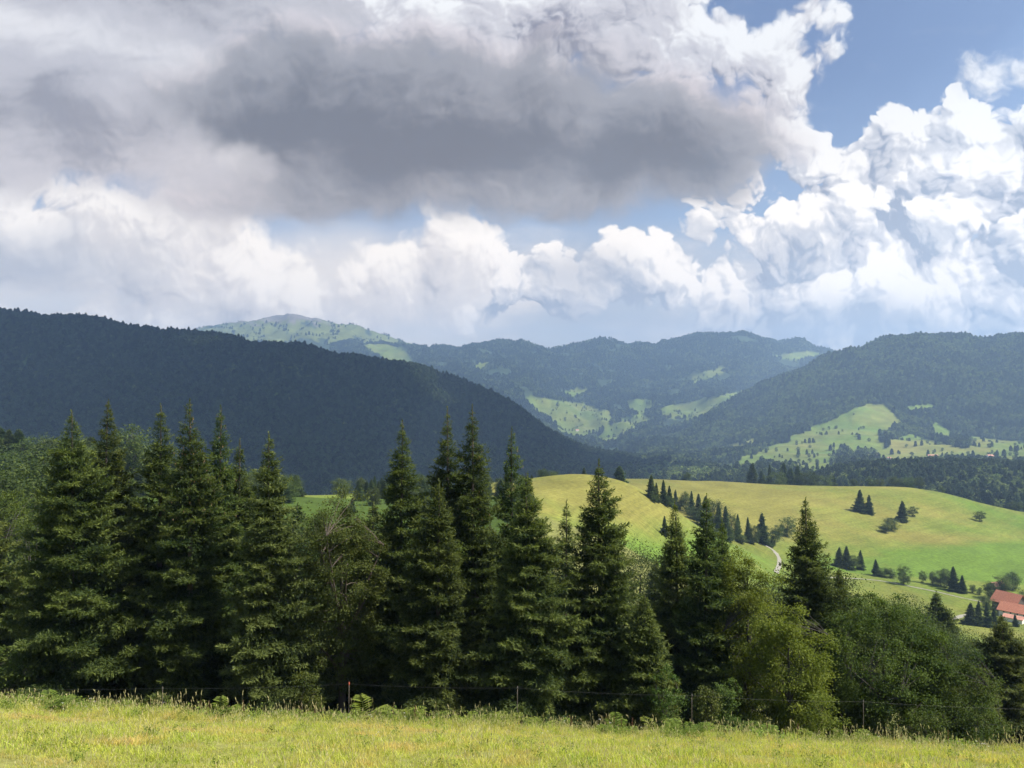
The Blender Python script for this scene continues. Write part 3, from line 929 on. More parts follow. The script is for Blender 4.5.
# =====================================================================================================
#  WOODS TOO FAR AND TOO MANY TO COUNT
# =====================================================================================================
def scatter(name, pts, rot, scl, idx, protos, label, cat):
    """a stuff object: the prototypes instanced on its points"""
    coll = bpy.data.collections.new(name + ' kinds')
    for i, p in enumerate(protos):
        p.name = '%s kind %02d' % (name, i)
        coll.objects.link(p)
    me = bpy.data.meshes.new(name)
    n = len(pts)
    me.vertices.add(n); me.vertices.foreach_set('co', np.asarray(pts, np.float32).ravel())
    for k, typ, key, a in (('turn', 'FLOAT_VECTOR', 'vector', rot), ('size', 'FLOAT_VECTOR', 'vector', scl), ('sort', 'INT', 'value', idx)):
        at_ = me.attributes.new(k, typ, 'POINT')
        at_.data.foreach_set(key, np.asarray(a, np.int32 if typ == 'INT' else np.float32).ravel())
    o = bpy.data.objects.new(name, me); C.objects.link(o)
    g = bpy.data.node_groups.new(name + ' planting', 'GeometryNodeTree')
    g.interface.new_socket('Geometry', in_out='INPUT', socket_type='NodeSocketGeometry')
    g.interface.new_socket('Geometry', in_out='OUTPUT', socket_type='NodeSocketGeometry')
    gi, go = g.nodes.new('NodeGroupInput'), g.nodes.new('NodeGroupOutput')
    ci = g.nodes.new('GeometryNodeCollectionInfo')
    ci.inputs['Collection'].default_value = coll
    ci.inputs['Separate Children'].default_value = True; ci.inputs['Reset Children'].default_value = True
    ip = g.nodes.new('GeometryNodeInstanceOnPoints')
    ip.inputs['Pick Instance'].default_value = True

    def attr(nm, typ):
        a = g.nodes.new('GeometryNodeInputNamedAttribute'); a.data_type = typ; a.inputs['Name'].default_value = nm
        return a.outputs['Attribute']
    e2r = g.nodes.new('FunctionNodeEulerToRotation')
    g.links.new(attr('turn', 'FLOAT_VECTOR'), e2r.inputs[0])
    g.links.new(gi.outputs[0], ip.inputs['Points']); g.links.new(ci.outputs[0], ip.inputs['Instance'])
    g.links.new(attr('sort', 'INT'), ip.inputs['Instance Index'])
    g.links.new(e2r.outputs[0], ip.inputs['Rotation'])
    g.links.new(attr('size', 'FLOAT_VECTOR'), ip.inputs['Scale'])
    g.links.new(ip.outputs[0], go.inputs[0])
    md = o.modifiers.new('planting', 'NODES'); md.node_group = g
    return tag(o, label, cat, kind='stuff')


def proto(me):
    return bpy.data.objects.new(me.name, me)


def far_kinds(twig_s, nq):
    out = []
    for s in range(4):
        c, t = spruce_shape(300 + s, 20, 5.0, twig=twig_s, step=twig_s * 0.75, whorl=nq, nb=(5, 7), ragged=0.25, width=0.55, reps=2)
        out.append(merged_tree('far spruce', c, t, (MAT_FOREST, MAT_BARK)))
    for s in range(3):
        c, t = broadleaf_shape(320 + s, 15, 5.2, base=0.05, clumps=34, leaves=12, leaf=twig_s * 0.95, clump_r=1.8, hollow=0.4)
        out.append(merged_tree('far broadleaf', c, t, (MAT_WOODLAND, MAT_BARK)))
    return out


def sample_wood(rng, ylo, yhi, plo, phi, spacing, cond, margin=1.0):
    """jittered points, even on the ground, within a bearing and distance range"""
    u0, u1 = (plo - 512) / FPX, (phi - 512) / FPX
    x0, x1 = min(u0 * ylo, u0 * yhi), max(u1 * ylo, u1 * yhi)
    gx, gy = np.meshgrid(np.arange(x0, x1, spacing), np.arange(ylo, yhi, spacing))
    x = (gx + rng.uniform(-0.48, 0.48, gx.shape) * spacing).ravel(); y = (gy + rng.uniform(-0.48, 0.48, gy.shape) * spacing).ravel()
    k = (x / y >= u0) & (x / y <= u1) & (y > ylo) & (y < yhi)
    x, y = x[k], y[k]
    k = visible(x, y); x, y = x[k], y[k]
    z = ground_z(x, y)
    k = cond(x, y, z)
    return x[k], y[k], z[k]


def wood(name, seed, ylo, yhi, plo, phi, spacing, label, kinds, broad=0.25, size=1.0, cond=None):
    rng = np.random.default_rng(seed)
    x, y, z = sample_wood(rng, ylo, yhi, plo, phi, spacing, cond or (lambda a, b, c: ~is_clearing(a, b, c)))
    n = len(x)
    mixn = fbm(x / 160, y / 160, 3, seed) + 0.7 * fbm(x / 520, y / 520, 2, seed + 40)
    bl = rng.random(n) < np.clip(broad + mixn * 0.9, 0.02, 0.95)
    idx = np.where(bl, rng.integers(4, 7, n), rng.integers(0, 4, n))
    s = size * rng.uniform(0.6, 1.32, n)
    rot = np.stack([np.zeros(n), np.zeros(n), rng.uniform(0, 6.28, n)], 1)
    scl = np.stack([s * rng.uniform(0.9, 1.2, n)] * 2 + [s], 1)
    print(name, n)
    return scatter(name, np.stack([x, y, z - 0.5], 1), rot, scl, idx, [proto(m) for m in kinds], label, 'forest')


KIND_NEAR, KIND_FAR = far_kinds(1.5, 2.2), far_kinds(2.6, 3.6)
wood('dark_forest', 1, 1250, 3250, -110, 640, 9.5, 'dark spruce forest covering the left mountainside', KIND_FAR, broad=-0.22, size=1.15, cond=lambda x, y, z: (~is_clearing(x, y, z)) & (512 + FPX * x / y < 640) & (y < 3100))
wood('skyline_spruces', 8, 2650, 3000, -110, 640, 15.0, 'tall spruces standing up along the skyline of the left mountain', KIND_NEAR, broad=-0.6, size=1.45, cond=lambda x, y, z: (512 + FPX * x / y < 625) & (np.sin(x * 12.9898 + y * 78.233) > 0.1))
wood('strip_forest', 2, 1040, 1520, 700, 1130, 7.5, 'dense dark forest strip beyond the pasture on the right', KIND_NEAR, broad=0.12,
     cond=lambda x, y, z: (~is_clearing(x, y, z)) & ((512 + FPX * x / y > 835) | (fbm(x / 70, y / 70, 3, 77) > 0.05) | (y > 1300)))
wood('mixed_forest', 3, 1520, 4350, 640, 1130, 10.5, 'mixed forest on the mountain to the right', KIND_FAR, broad=0.6)
wood('distant_forest', 4, 3700, 7600, 330, 900, 17.0, 'hazy woods on the far mountain range', KIND_FAR, broad=0.42, size=1.35,
     cond=lambda x, y, z: (~is_clearing(x, y, z)) & ((y > 4350) | (512 + FPX * x / y < 660)) & (fbm(x / 220, y / 220, 4, 90) > -0.28))
wood('summit_scrub', 5, 7500, 9000, 150, 450, 26.0, 'dark scrub and trees scattered on the green summit', KIND_FAR, broad=0.1, size=1.2,
     cond=lambda x, y, z: (fbm(x / 90, y / 90, 4, 91) > 0.36) & (to_px(x, y, z)[1] > 322))
# single trees dotted over the clearings
wood('clearing_trees', 6, 1500, 6400, 500, 1130, 24.0, 'small trees dotted across the distant clearings', KIND_FAR, broad=0.45, size=0.75,
     cond=lambda x, y, z: is_clearing(x, y, z) & ((fbm(x / 70, y / 70, 3, 95) > 0.34) | (np.sin(x * 91.7 + y * 37.3) > 0.975)))

# =====================================================================================================
#  THE TREES BELOW THE MEADOW
# =====================================================================================================
def crown_height(px, top, Y):
    x, y, z = at(px, Y)
    ztop = CAM_Z - (top - HORIZON) / FPX * Y
    return x, y, z, ztop - z + 0.2


GROVE = 'trees of the grove below the meadow'
BW = (MAT_SPRUCE, MAT_BARK)
PW = (MAT_SPRUCE_PALE, MAT_BARK)
# bearing, top, distance, half width in pixels, seed, options, materials, label
SPRUCES = [
    (76, 416, 50, 66, 1, dict(power=0.72, ragged=0.16), BW, 'broad dense spruce, the leftmost big one of the grove, sunlit down its right side'),
    (106, 405, 55, 42, 2, dict(thin=0.06), BW, 'dark spruce standing just behind the broad leftmost spruce, its tip higher'),
    (160, 409, 55, 44, 3, dict(droop=0.6), BW, 'tall dark spruce between the broad left spruce and the ragged spruce with drooping branches'),
    (193, 404, 51, 50, 4, dict(thin=0.16, ragged=0.34, droop=0.75, low=0.03, cones=420), BW, 'ragged spruce with long drooping sunlit branches, highest tip of the left cluster'),
    (218, 411, 55, 42, 5, dict(thin=0.10, ragged=0.28, cones=380), BW, 'spruce with brownish cones crowded against the right of the ragged spruce'),
    (240, 444, 57, 36, 6, dict(), BW, 'shorter spruce wedged between the ragged spruce and the pale spruce'),
    (272, 437, 49, 44, 7, dict(power=0.62, ragged=0.2, droop=0.4), PW, 'pale yellowish spruce at the right end of the left cluster'),
    (400, 425, 54, 46, 8, dict(thin=0.05, ragged=0.25), BW, 'pointed spruce standing left of the twin tall spruces in the middle'),
    (447, 412, 55, 38, 9, dict(ragged=0.22, power=0.8), BW, 'left one of the twin tall spruces in the middle of the grove'),
    (475, 410, 53, 44, 10, dict(ragged=0.28, power=0.78, cones=160), BW, 'right one of the twin tall spruces in the middle of the grove, the highest'),
    (437, 485, 48, 52, 11, dict(power=0.8), BW, 'lower spruce standing in front of the twin tall spruces'),
    (512, 432, 55, 34, 12, dict(thin=0.24, ragged=0.36, cones=150), BW, 'slender open spruce just right of the twin tall spruces'),
    (530, 478, 48, 56, 13, dict(power=0.85, droop=0.35, ragged=0.14), BW, 'broad based spruce whose right flank slopes down beside the gap in the grove'),
    (564, 505, 57, 26, 14, dict(thin=0.28, ragged=0.35), BW, 'small thin spruce peeking out left of the big lone cone shaped spruce'),
    (600, 465, 50, 56, 15, dict(power=0.88, ragged=0.14, droop=0.5), BW, 'big regular cone shaped spruce before the golden knoll'),
    (676, 506, 56, 34, 16, dict(thin=0.08), BW, 'pointed spruce first to the right of the big cone shaped spruce'),
    (703, 499, 53, 36, 17, dict(ragged=0.32, thin=0.10, droop=0.8), BW, 'dark drooping spruce between the pointed spruce and the yellow green broadleaf tree'),
    (723, 526, 57, 30, 18, dict(), BW, 'lower spruce touching the left side of the yellow green broadleaf tree'),
    (806, 503, 56, 42, 19, dict(ragged=0.24), BW, 'tall dark spruce rising right of the yellow green broadleaf tree'),
    (642, 600, 47, 34, 20, dict(), BW, 'short young spruce at the right foot of the big cone shaped spruce'),
    (1001, 620, 62, 46, 21, dict(thin=0.08, ragged=0.25), PW, 'olive spruce at the right edge, below the farm'),
    (-24, 462, 58, 50, 22, dict(), BW, 'dark spruce cut by the left edge of the view'),
    (840, 574, 59, 30, 24, dict(ragged=0.25), BW, 'dark spruce rising between the tall dark spruce and the big round crown'),
    (357, 520, 58, 36, 23, dict(), BW, 'dark spruce behind the olive broadleaf tree in the gap'),
]
for px, top, Y, hw, seed, opt, mats, lab in SPRUCES:
    x, y, z, H = crown_height(px, top - 6, Y)
    opt = dict(opt)
    c, t = spruce_shape(seed, H, 1.25 * hw / FPX * Y, **opt)
    o = tree_thing('spruce_tree', c, t, mats, (x, y, z - 0.1), lab, 'spruce', GROVE)
    o.rotation_euler = (R(0.7 * math.sin(seed * 2.3)), R(0.6 * math.sin(seed * 4.1 + 1)), 0)
# the same kind further along and lower down
BROAD = [
    ('olive_tree', 'broadleaf_tree', 344, 487, 51, 40, 41, dict(base=0.16, clumps=212, leaves=282, lobes=0.35, hollow=0.3), (MAT_OLIVE, MAT_BARK), 'olive green broadleaf tree filling the gap between the pale spruce and the pointed spruce'),
    ('x', 'broadleaf_tree', 745, 541, 53, 34, 42, dict(base=0.10, clumps=162, leaves=244, lobes=0.45, hollow=0.25, top=0.45, droop=0.3), (MAT_YELLOW, MAT_GREYBARK), 'tall yellow green broadleaf tree with airy drooping foliage'),
    ('x', 'broadleaf_tree', 786, 598, 48, 42, 43, dict(base=0.05, clumps=150, leaves=264, lobes=0.4, droop=0.35), (MAT_YELLOW, MAT_GREYBARK), 'lower yellow green tree with layered branches in front of the tall dark spruce'),
    ('x', 'broadleaf_tree', 880, 592, 52, 62, 44, dict(base=0.10, clumps=287, leaves=282, lobes=0.22, hollow=0.4), (MAT_BEECH, MAT_GREYBARK), 'big round crowned green broadleaf tree, the widest one on the right'),
    ('x', 'broadleaf_tree', 938, 634, 51, 44, 45, dict(base=0.06, clumps=187, leaves=244, lobes=0.35), (MAT_BEECH, MAT_GREYBARK), 'green broadleaf tree sloping down right of the big round crowned tree'),
    ('x', 'broadleaf_tree', 830, 610, 58, 40, 46, dict(base=0.08, clumps=175, leaves=130), (MAT_BEECH, MAT_GREYBARK), 'dark green broadleaf tree tucked between the tall dark spruce and the big round crown'),
    ('x', 'broadleaf_tree', 6, 480, 66, 60, 47, dict(base=0.10, clumps=250, leaves=140), (MAT_BEECH, MAT_GREYBARK), 'green broadleaf tree at the left edge behind the broad leftmost spruce'),
    ('x', 'broadleaf_tree', 452, 515, 53, 30, 48, dict(base=0.12, clumps=112, leaves=130), (MAT_BRIGHT, MAT_GREYBARK), 'light green young maple showing between the spruces in the middle'),
    ('x', 'broadleaf_tree', 966, 668, 56, 30, 49, dict(base=0.05, clumps=112, leaves=120), (MAT_OLIVE, MAT_GREYBARK), 'small olive broadleaf tree left of the olive spruce at the right edge'),
]
for _, kind, px, top, Y, hw, seed, opt, mats, lab in BROAD:
    x, y, z, H = crown_height(px, top, Y)
    c, t = broadleaf_shape(seed, H, hw / FPX * Y, **opt)
    tree_thing(kind, c, t, mats, (x, y, z - 0.1), lab, 'broadleaf tree', GROVE)
# shrubs along the edge of the grove
SHRUBS = [
    (722, 672, 44, 15, 61, MAT_BRIGHT, 'bright green hazel shrub under the dark drooping spruce'),
    (706, 682, 42, 11, 62, MAT_OLIVE, 'small olive shrub left of the bright green hazel shrub'),
    (662, 664, 45, 16, 63, MAT_BRIGHT, 'light green shrub below the pointed spruce'),
    (820, 690, 44, 20, 64, MAT_YELLOW, 'yellow green shrub at the foot of the layered yellow green tree'),
    (10, 640, 47, 26, 65, MAT_BRIGHT, 'leafy green shrub at the left edge of the grove'),
    (308, 672, 46, 16, 66, MAT_BEECH, 'dark leafy shrub beside the trunks in the gap of the grove'),
    (925, 706, 46, 20, 67, MAT_BEECH, 'green shrub below the sloping broadleaf tree'),
]
for px, top, Y, hw, seed, m, lab in SHRUBS:
    x, y, z, H = crown_height(px, top, Y)
    c, t = broadleaf_shape(seed, H, hw / FPX * Y, base=0.02, clumps=40, leaves=90, clump_r=0.4, leaf=0.12, lobes=0.4, trunk_r=0.03)
    tree_thing('leafy_shrub', c, t, (m, MAT_BARK), (x, y, z - 0.1), lab, 'shrub')

# =====================================================================================================
#  TREES OF THE PASTURE AND THE WOOD BEHIND, each one a thing
# =====================================================================================================
def mid_kind(name, seed, spruce=True, mats=None, twig=0.8, **kw):
    if spruce:
        c, t = spruce_shape(seed, 20, 5.8, twig=twig, step=twig * 0.6, whorl=1.0 + 0.5 * twig, nb=(5, 8), width=0.34, **kw)
    else:
        q = twig / 0.8
        c, t = broadleaf_shape(seed, 14, 5.2, base=0.06, clumps=int(95 / q ** 0.6), leaves=int(75 / q ** 1.3), leaf=0.42 * q, clump_r=1.5, hollow=0.2, zsq=0.42, spread=0.5, **kw)
    return merged_tree(name, c, t, mats)


MAT_MID = leaf_material('pasture spruce needles', (0.026, 0.046, 0.018), (0.095, 0.125, 0.038), 0.2, 0.25)
MAT_MIDLEAF = leaf_material('pasture broadleaf leaves', (0.040, 0.062, 0.016), (0.100, 0.128, 0.032), 0.25, 0.25)
MS = [mid_kind('spruce_tree', 500 + i, mats=(MAT_MID, MAT_BARK), power=0.95 + 0.08 * i, ragged=0.2) for i in range(4)]
MB = [mid_kind('broadleaf_tree', 520 + i, False, mats=(MAT_MIDLEAF, MAT_GREYBARK), lobes=0.3) for i in range(3)]
FS = [mid_kind('spruce_tree', 540 + i, mats=(MAT_SPRUCE, MAT_BARK), twig=0.45, power=0.85 + 0.1 * i, ragged=0.22) for i in range(3)]
FB = [mid_kind('broadleaf_tree', 560 + i, False, mats=(MAT_SHADYLEAF, MAT_GREYBARK), twig=0.42, lobes=0.35) for i in range(3)]
_rng = np.random.default_rng(77)
_k = 0


def mid_tree(px, top, base, label, group, spruce=True, Y=None, wide=1.0):
    """a tree whose foot stands on the ground where the sight line (px, base) meets it"""
    global _k
    if Y is None:
        ys_ = np.exp(np.linspace(math.log(340), math.log(820), 500))
        xs_ = (px - 512) / FPX * ys_
        pyg = HORIZON - FPX * (ground_z(xs_, ys_) - CAM_Z) / ys_
        runm = np.minimum.accumulate(pyg)
        ok = np.where(runm <= base)[0]
        Y = float(ys_[ok[0]]) if len(ok) else float(ys_[np.argmin(pyg)])
    x, y, z = at(px, Y)
    H = max(2.5, (HORIZON - top) / FPX * Y + CAM_Z - z)
    src, h0 = (FS if Y < 200 else MS, 20.0) if spruce else (FB if Y < 200 else MB, 14.0)
    o = bpy.data.objects.new('spruce_tree' if spruce else ('broadleaf_tree' if H > 5 else 'leafy_shrub'), src[_k % len(src)])
    C.objects.link(o); _k += 1
    s = H / h0
    w = s * wide * _rng.uniform(0.75, 1.2)
    o.location = (x, y, z - 0.15); o.scale = (w, w, s); o.rotation_euler = (0, 0, _rng.uniform(0, 6.28))
    return tag(o, label, 'spruce' if spruce else ('broadleaf tree' if H > 5 else 'shrub'), group)


G1 = 'trees in the gully beside the golden knoll'
for px, top, base, sp, lab in [
    (651, 474, 499, 1, 'tallest dark spruce at the upper left end of the gully row beside the golden knoll'),
    (656, 482, 502, 1, 'small dark spruce second in the gully row, close behind its tall left end'),
    (663, 479, 504, 1, 'dark spruce in the middle of the first clump of the gully row'),
    (669, 485, 506, 1, 'spruce on the right side of the first clump of the gully row'),
    (675, 489, 508, 1, 'last low spruce of the first clump of the gully row'),
    (685, 491, 511, 0, 'round green tree between the first clump and the long gully row'),
    (691, 490, 514, 1, 'spruce beginning the long gully row after the round green tree'),
    (698, 493, 520, 1, 'dark spruce second in the long gully row'),
    (705, 495, 527, 1, 'taller dark spruce of the long gully row above the pointed foreground spruce'),
    (712, 497, 533, 0, 'green broadleaf tree amid the spruces of the long gully row'),
    (718, 503, 537, 1, 'dark spruce right of the broadleaf tree amid the gully row'),
    (725, 505, 540, 1, 'dark spruce before the bend of the gully row'),
    (731, 511, 540, 0, 'leafy tree at the bend of the gully row'),
    (737, 513, 540, 1, 'slim spruce just after the bend of the gully row'),
    (747, 516, 542, 1, 'slim spruce left of the tall spruce near the track'),
    (753, 523, 544, 0, 'low green tree between the two slim spruces near the track'),
    (761, 512, 543, 1, 'tall slim spruce near the track'),
    (774, 524, 545, 0, 'round tree standing right where the track curves'),
    (786, 515, 536, 0, 'round green tree above the curve of the track'),
    (664, 515, 535, 1, 'lone small spruce on the near slope of the golden knoll'),
    (672, 521, 537, 1, 'tiny spruce right of the lone spruce on the near slope of the knoll')]:
    mid_tree(px, top, base, lab, G1, bool(sp), wide=0.92)
for i, (px, base) in enumerate([(654, 503), (667, 507), (680, 510), (689, 515), (695, 520), (701, 526), (708, 532), (716, 538), (728, 541), (741, 543)]):
    mid_tree(px, base - 9 - i % 3 * 2, base, 'bushy undergrowth shrub at the foot of the gully row', 'undergrowth shrubs of the gully row', False, wide=1.5)
G2 = 'trees standing on the far pasture'
for px, top, base, sp, lab, w in [
    (859, 489, 512, 1, 'left spruce of the pair alone on the far pasture', 1.2),
    (868, 494, 514, 1, 'right spruce of the pair alone on the far pasture', 1.3),
    (901, 500, 521, 1, 'single dark spruce beside a round bush on the far pasture', 1.3),
    (911, 505, 516, 0, 'round bush right of the single dark spruce on the far pasture', 1.1),
    (890, 517, 530, 0, 'wide low bush downhill of the single dark spruce', 1.5),
    (884, 522, 532, 0, 'second low bush adjoining the wide low bush on the far pasture', 1.4),
    (978, 510, 521, 0, 'lone round tree on the open pasture at far right', 1.1)]:
    mid_tree(px, top, base, lab, G2, bool(sp), wide=w)
G3 = 'row of trees below the far pasture'
for px, top, base, sp, lab, w in [
    (838, 546, 566, 1, 'dark spruce first on the left of the lower tree row', 1.1),
    (845, 545, 568, 1, 'broad dark spruce second in the lower tree row', 1.4),
    (852, 553, 569, 0, 'bushy tree between the broad dark spruce and the slim one in the lower row', 1.1),
    (859, 549, 569, 1, 'slim small spruce standing free in the lower tree row', 0.9),
    (874, 558, 575, 1, 'spruce at the left end of the hedge along the lower track', 1.2),
    (881, 566, 576, 0, 'low hedge bush right of the hedge spruce', 1.5),
    (889, 567, 577, 0, 'low hedge bush farther right along the lower track', 1.5),
    (902, 563, 584, 0, 'upright light green tree standing forward below the hedge', 0.8),
    (921, 569, 582, 0, 'small round tree first of the row leading to the farm', 0.9),
    (930, 570, 584, 0, 'small pale tree second of the row leading to the farm', 0.8),
    (938, 568, 585, 0, 'bushy tree third of the row leading to the farm', 1.0),
    (944, 566, 587, 0, 'taller bushy tree beside the tall spruce of the farm row', 0.9),
    (951, 565, 590, 1, 'tall spruce of the row leading to the farm', 1.3),
    (960, 574, 592, 1, 'pointed small spruce right of the tall spruce of the farm row', 1.3),
    (970, 583, 592, 0, 'round bush after the small pointed spruce of the farm row', 1.2),
    (977, 586, 594, 0, 'low bush halfway between the pointed spruce and the farm', 1.2),
    (988, 579, 598, 0, 'leafy tree beside the left wall of the farm', 1.1),
    (1000, 574, 590, 0, 'leafy tree behind the farm roof, left one', 1.2),
    (1010, 571, 589, 0, 'leafy tree behind the farm roof, right one', 1.3),
    (968, 601, 630, 1, 'dark spruce at the left of the clump in front of the farm', 1.1),
    (976, 599, 632, 1, 'tallest dark spruce of the clump in front of the farm', 1.1),
    (984, 600, 634, 1, 'dark spruce nearest the farm wall in the clump in front of it', 1.1),
    (991, 606, 634, 1, 'lower dark spruce at the right of the clump in front of the farm', 1.1)]:
    mid_tree(px, top, base, lab, G3, bool(sp), wide=w, Y=None if top < 598 else 385)
for px, top, Y in [(1021, 588, 445), (984, 594, 432)]:
    mid_tree(px, top, None, 'small leafy tree crowding the farm buildings', 'leafy trees around the farm', False, Y=Y, wide=1.0)
mid_tree(1012, 612, 636, 'dark spruce right before the farm porch', G3, True, Y=395, wide=1.0)
G4 = 'trees along the crest of the pasture'
for px, top, sp, lab, w, Y in [
    (619, 465, 1, 'dark broad spruce standing alone on the crest behind the golden knoll', 1.2, 500),
    (545, 468, 0, 'round tree at the left shoulder of the golden knoll', 1.2, 470),
    (553, 470, 0, 'small round tree second on the left shoulder of the golden knoll', 1.2, 475),
    (584, 467, 1, 'tiny tree on the very top of the golden knoll', 1.2, 470),
    (686, 472, 0, 'small bush on the pasture crest right of the first clump', 1.4, 800),
    (752, 462, 1, 'spruce at the left end of the crest row behind the pasture', 1.0, 860),
    (761, 470, 1, 'short spruce second in the crest row behind the pasture', 1.2, 850),
    (769, 464, 1, 'slim spruce third in the crest row behind the pasture', 0.9, 860),
    (776, 470, 0, 'round tree amid the crest row behind the pasture', 1.2, 850),
    (783, 462, 1, 'tall dark spruce in the middle of the crest row', 1.2, 870),
    (790, 467, 1, 'dark spruce right of the tall one in the middle of the crest row', 1.2, 860),
    (797, 465, 1, 'dark spruce with broad base in the crest row', 1.4, 865),
    (805, 470, 0, 'leafy tree of the crest row where it thins', 1.4, 855),
    (813, 471, 1, 'short spruce of the crest row where it thins', 1.2, 860),
    (822, 474, 0, 'low tree near the right end of the crest row', 1.4, 850),
    (833, 475, 1, 'small spruce ending the crest row on the right', 1.3, 860),
    (853, 478, 0, 'small bush on the crest line after the row ends', 1.3, 800),
    (870, 477, 0, 'bush on the crest above the spruce pair', 1.3, 805),
    (879, 478, 0, 'second bush on the crest above the spruce pair', 1.3, 805),
    (895, 476, 0, 'wide hedge tree on the crest left of the big round one', 1.6, 825),
    (906, 476, 0, 'hedge tree adjoining the big round one on the crest', 1.5, 820),
    (918, 476, 0, 'big round tree on the crest above the right part of the pasture', 1.3, 800),
    (941, 485, 0, 'round bush on the descending crest', 1.2, 800),
    (1013, 501, 0, 'wide low tree on the crest near the right edge', 1.7, 800)]:
    mid_tree(px, top, None, lab, G4, bool(sp), Y=Y, wide=w)
G5 = 'trees of the wood on the rise behind the left cluster'
wr = np.random.default_rng(5)
for i in range(265):
    px = wr.uniform(-60, 532); Y = wr.uniform(285, 400 if px < 400 else 440)
    if 292 < px < 348 and Y < 345: continue
    line = np.interp(px, [-60, 0, 60, 130, 250, 300, 400, 532], [418, 421, 427, 447, 462, 460, 468, 474])
    pyg = to_px(*at(px, Y))[1]
    hpx = wr.uniform(0.62, 1.0) * min(46, max(16, 482 - line))
    sp = wr.random() < 0.55
    mid_tree(px, max(pyg - hpx - 4, line), None, 'tree of the wood on the rise behind the left cluster of spruces', G5, bool(sp), Y=Y, wide=1.35)
for px, top, Y, sp, lab in [(135, 424, 300, 0, 'small pale round tree on the rise seen between the left spruces'), (18, 452, 150, 0, 'big light green broadleaf tree behind the leftmost spruce'),
                            (38, 468, 140, 0, 'green broadleaf tree half hidden by the broad leftmost spruce'), (-14, 470, 130, 0, 'light green broadleaf tree cut by the left edge of the view')]:
    mid_tree(px, top, None, lab, G5, bool(sp), Y=Y, wide=1.3)
G6 = 'trees on the slope between the grove and the farm'
for px, top, Y, sp, lab in [
    (934, 588, 150, 1, 'dark spruce rising behind the sloping broadleaf tree'), (944, 604, 148, 1, 'shorter dark spruce right of the one behind the sloping broadleaf tree'),
    (862, 590, 120, 1, 'dark spruce tip showing left of the big round crowned tree'), (856, 588, 140, 1, 'spruce behind the dark green broadleaf tree'),
    (838, 573, 170, 1, 'slim spruce behind the tall dark spruce'), (824, 568, 130, 0, 'light green tree behind the tall dark spruce'),
    (786, 578, 110, 0, 'green broadleaf tree between the yellow tree and the tall dark spruce'),
    (954, 622, 130, 0, 'leafy tree below the row leading to the farm'), (972, 636, 120, 0, 'leafy tree on the slope below the spruce clump'),
    (900, 600, 140, 0, 'broadleaf top behind the big round crowned tree'), (1020, 634, 130, 0, 'leafy tree cut by the right edge below the farm'),
    (988, 646, 110, 0, 'dark leafy tree behind the olive spruce'), (872, 596, 170, 0, 'hedge tree behind the big round crowned tree'),
    (640, 540, 160, 0, 'green tree behind the gap right of the cone shaped spruce'), (655, 556, 140, 1, 'dark spruce in the gap right of the cone shaped spruce'),
    (548, 540, 130, 0, 'dark leafy tree behind the gap left of the cone shaped spruce'), (330, 560, 120, 0, 'dark tree behind the olive green broadleaf tree'),
    (385, 520, 110, 1, 'dark spruce behind the pointed spruce'), (490, 520, 110, 1, 'dark spruce behind the slender open spruce'),
    (298, 500, 95, 1, 'dark spruce in the gap right of the pale spruce'), (318, 512, 88, 0, 'dark leafy tree low in the gap right of the pale spruce'), (290, 540, 80, 0, 'shaded leafy tree behind the right skirt of the pale spruce'), (374, 500, 90, 1, 'dark spruce between the olive green tree and the pointed spruce'),
    (205, 470, 90, 1, 'dark spruce behind the ragged spruce'), (60, 480, 90, 1, 'dark spruce behind the broad leftmost spruce'), (540, 590, 85, 0, 'shaded leafy tree low behind the broad based spruce'), (636, 600, 90, 1, 'dark spruce behind the short young spruce'),
    (130, 470, 100, 1, 'dark spruce filling the background of the left cluster'), (250, 480, 100, 1, 'dark spruce behind the shorter spruce of the left cluster'),
    (690, 570, 100, 1, 'dark spruce behind the drooping spruce'), (740, 590, 100, 1, 'dark spruce behind the yellow green tree'), (570, 560, 90, 1, 'dark spruce behind the small thin spruce')]:
    mid_tree(px, top, None, lab, G6, bool(sp), Y=Y, wide=1.25)

# =====================================================================================================
#  TRACKS, FARMS, FENCE
# =====================================================================================================
def plain(name, c, rough=0.85, var=0.15, scale=2.0):
    m, t, b = material(name)
    g = N(t, 'ShaderNodeTexCoord')
    n = N(t, 'ShaderNodeTexNoise', i_Scale=scale, i_Detail=5.0, i_Roughness=0.65)
    r = N(t, 'ShaderNodeMapRange', i_1=0.3, i_2=0.7, i_3=1 - var, i_4=1 + var)
    v = N(t, 'ShaderNodeVectorMath', operation='SCALE'); v.inputs[0].default_value = c
    t.links.new(g.outputs['Object'], n.inputs['Vector']); t.links.new(n.outputs[0], r.inputs[0])
    t.links.new(r.outputs[0], v.inputs['Scale']); t.links.new(v.outputs[0], b.inputs['Base Color'])
    b.inputs['Roughness'].default_value = rough
    return m


def tile_material(name, c):
    """clay tiles: rows and columns of small ridges with a spread of colours"""
    m, t, b = material(name)
    g = N(t, 'ShaderNodeTexCoord')
    br = N(t, 'ShaderNodeTexBrick', i_Scale=1.0)
    br.inputs['Color1'].default_value = (*c, 1); br.inputs['Color2'].default_value = (c[0] * 0.78, c[1] * 0.7, c[2] * 0.7, 1)
    br.inputs['Mortar'].default_value = (c[0] * 0.45, c[1] * 0.4, c[2] * 0.4, 1)
    br.inputs['Brick Width'].default_value = 0.35; br.inputs['Row Height'].default_value = 0.38; br.inputs['Mortar Size'].default_value = 0.03
    t.links.new(g.outputs['UV'], br.inputs['Vector'])
    t.links.new(br.outputs[0], b.inputs['Base Color'])
    b.inputs['Roughness'].default_value = 0.8
    return m


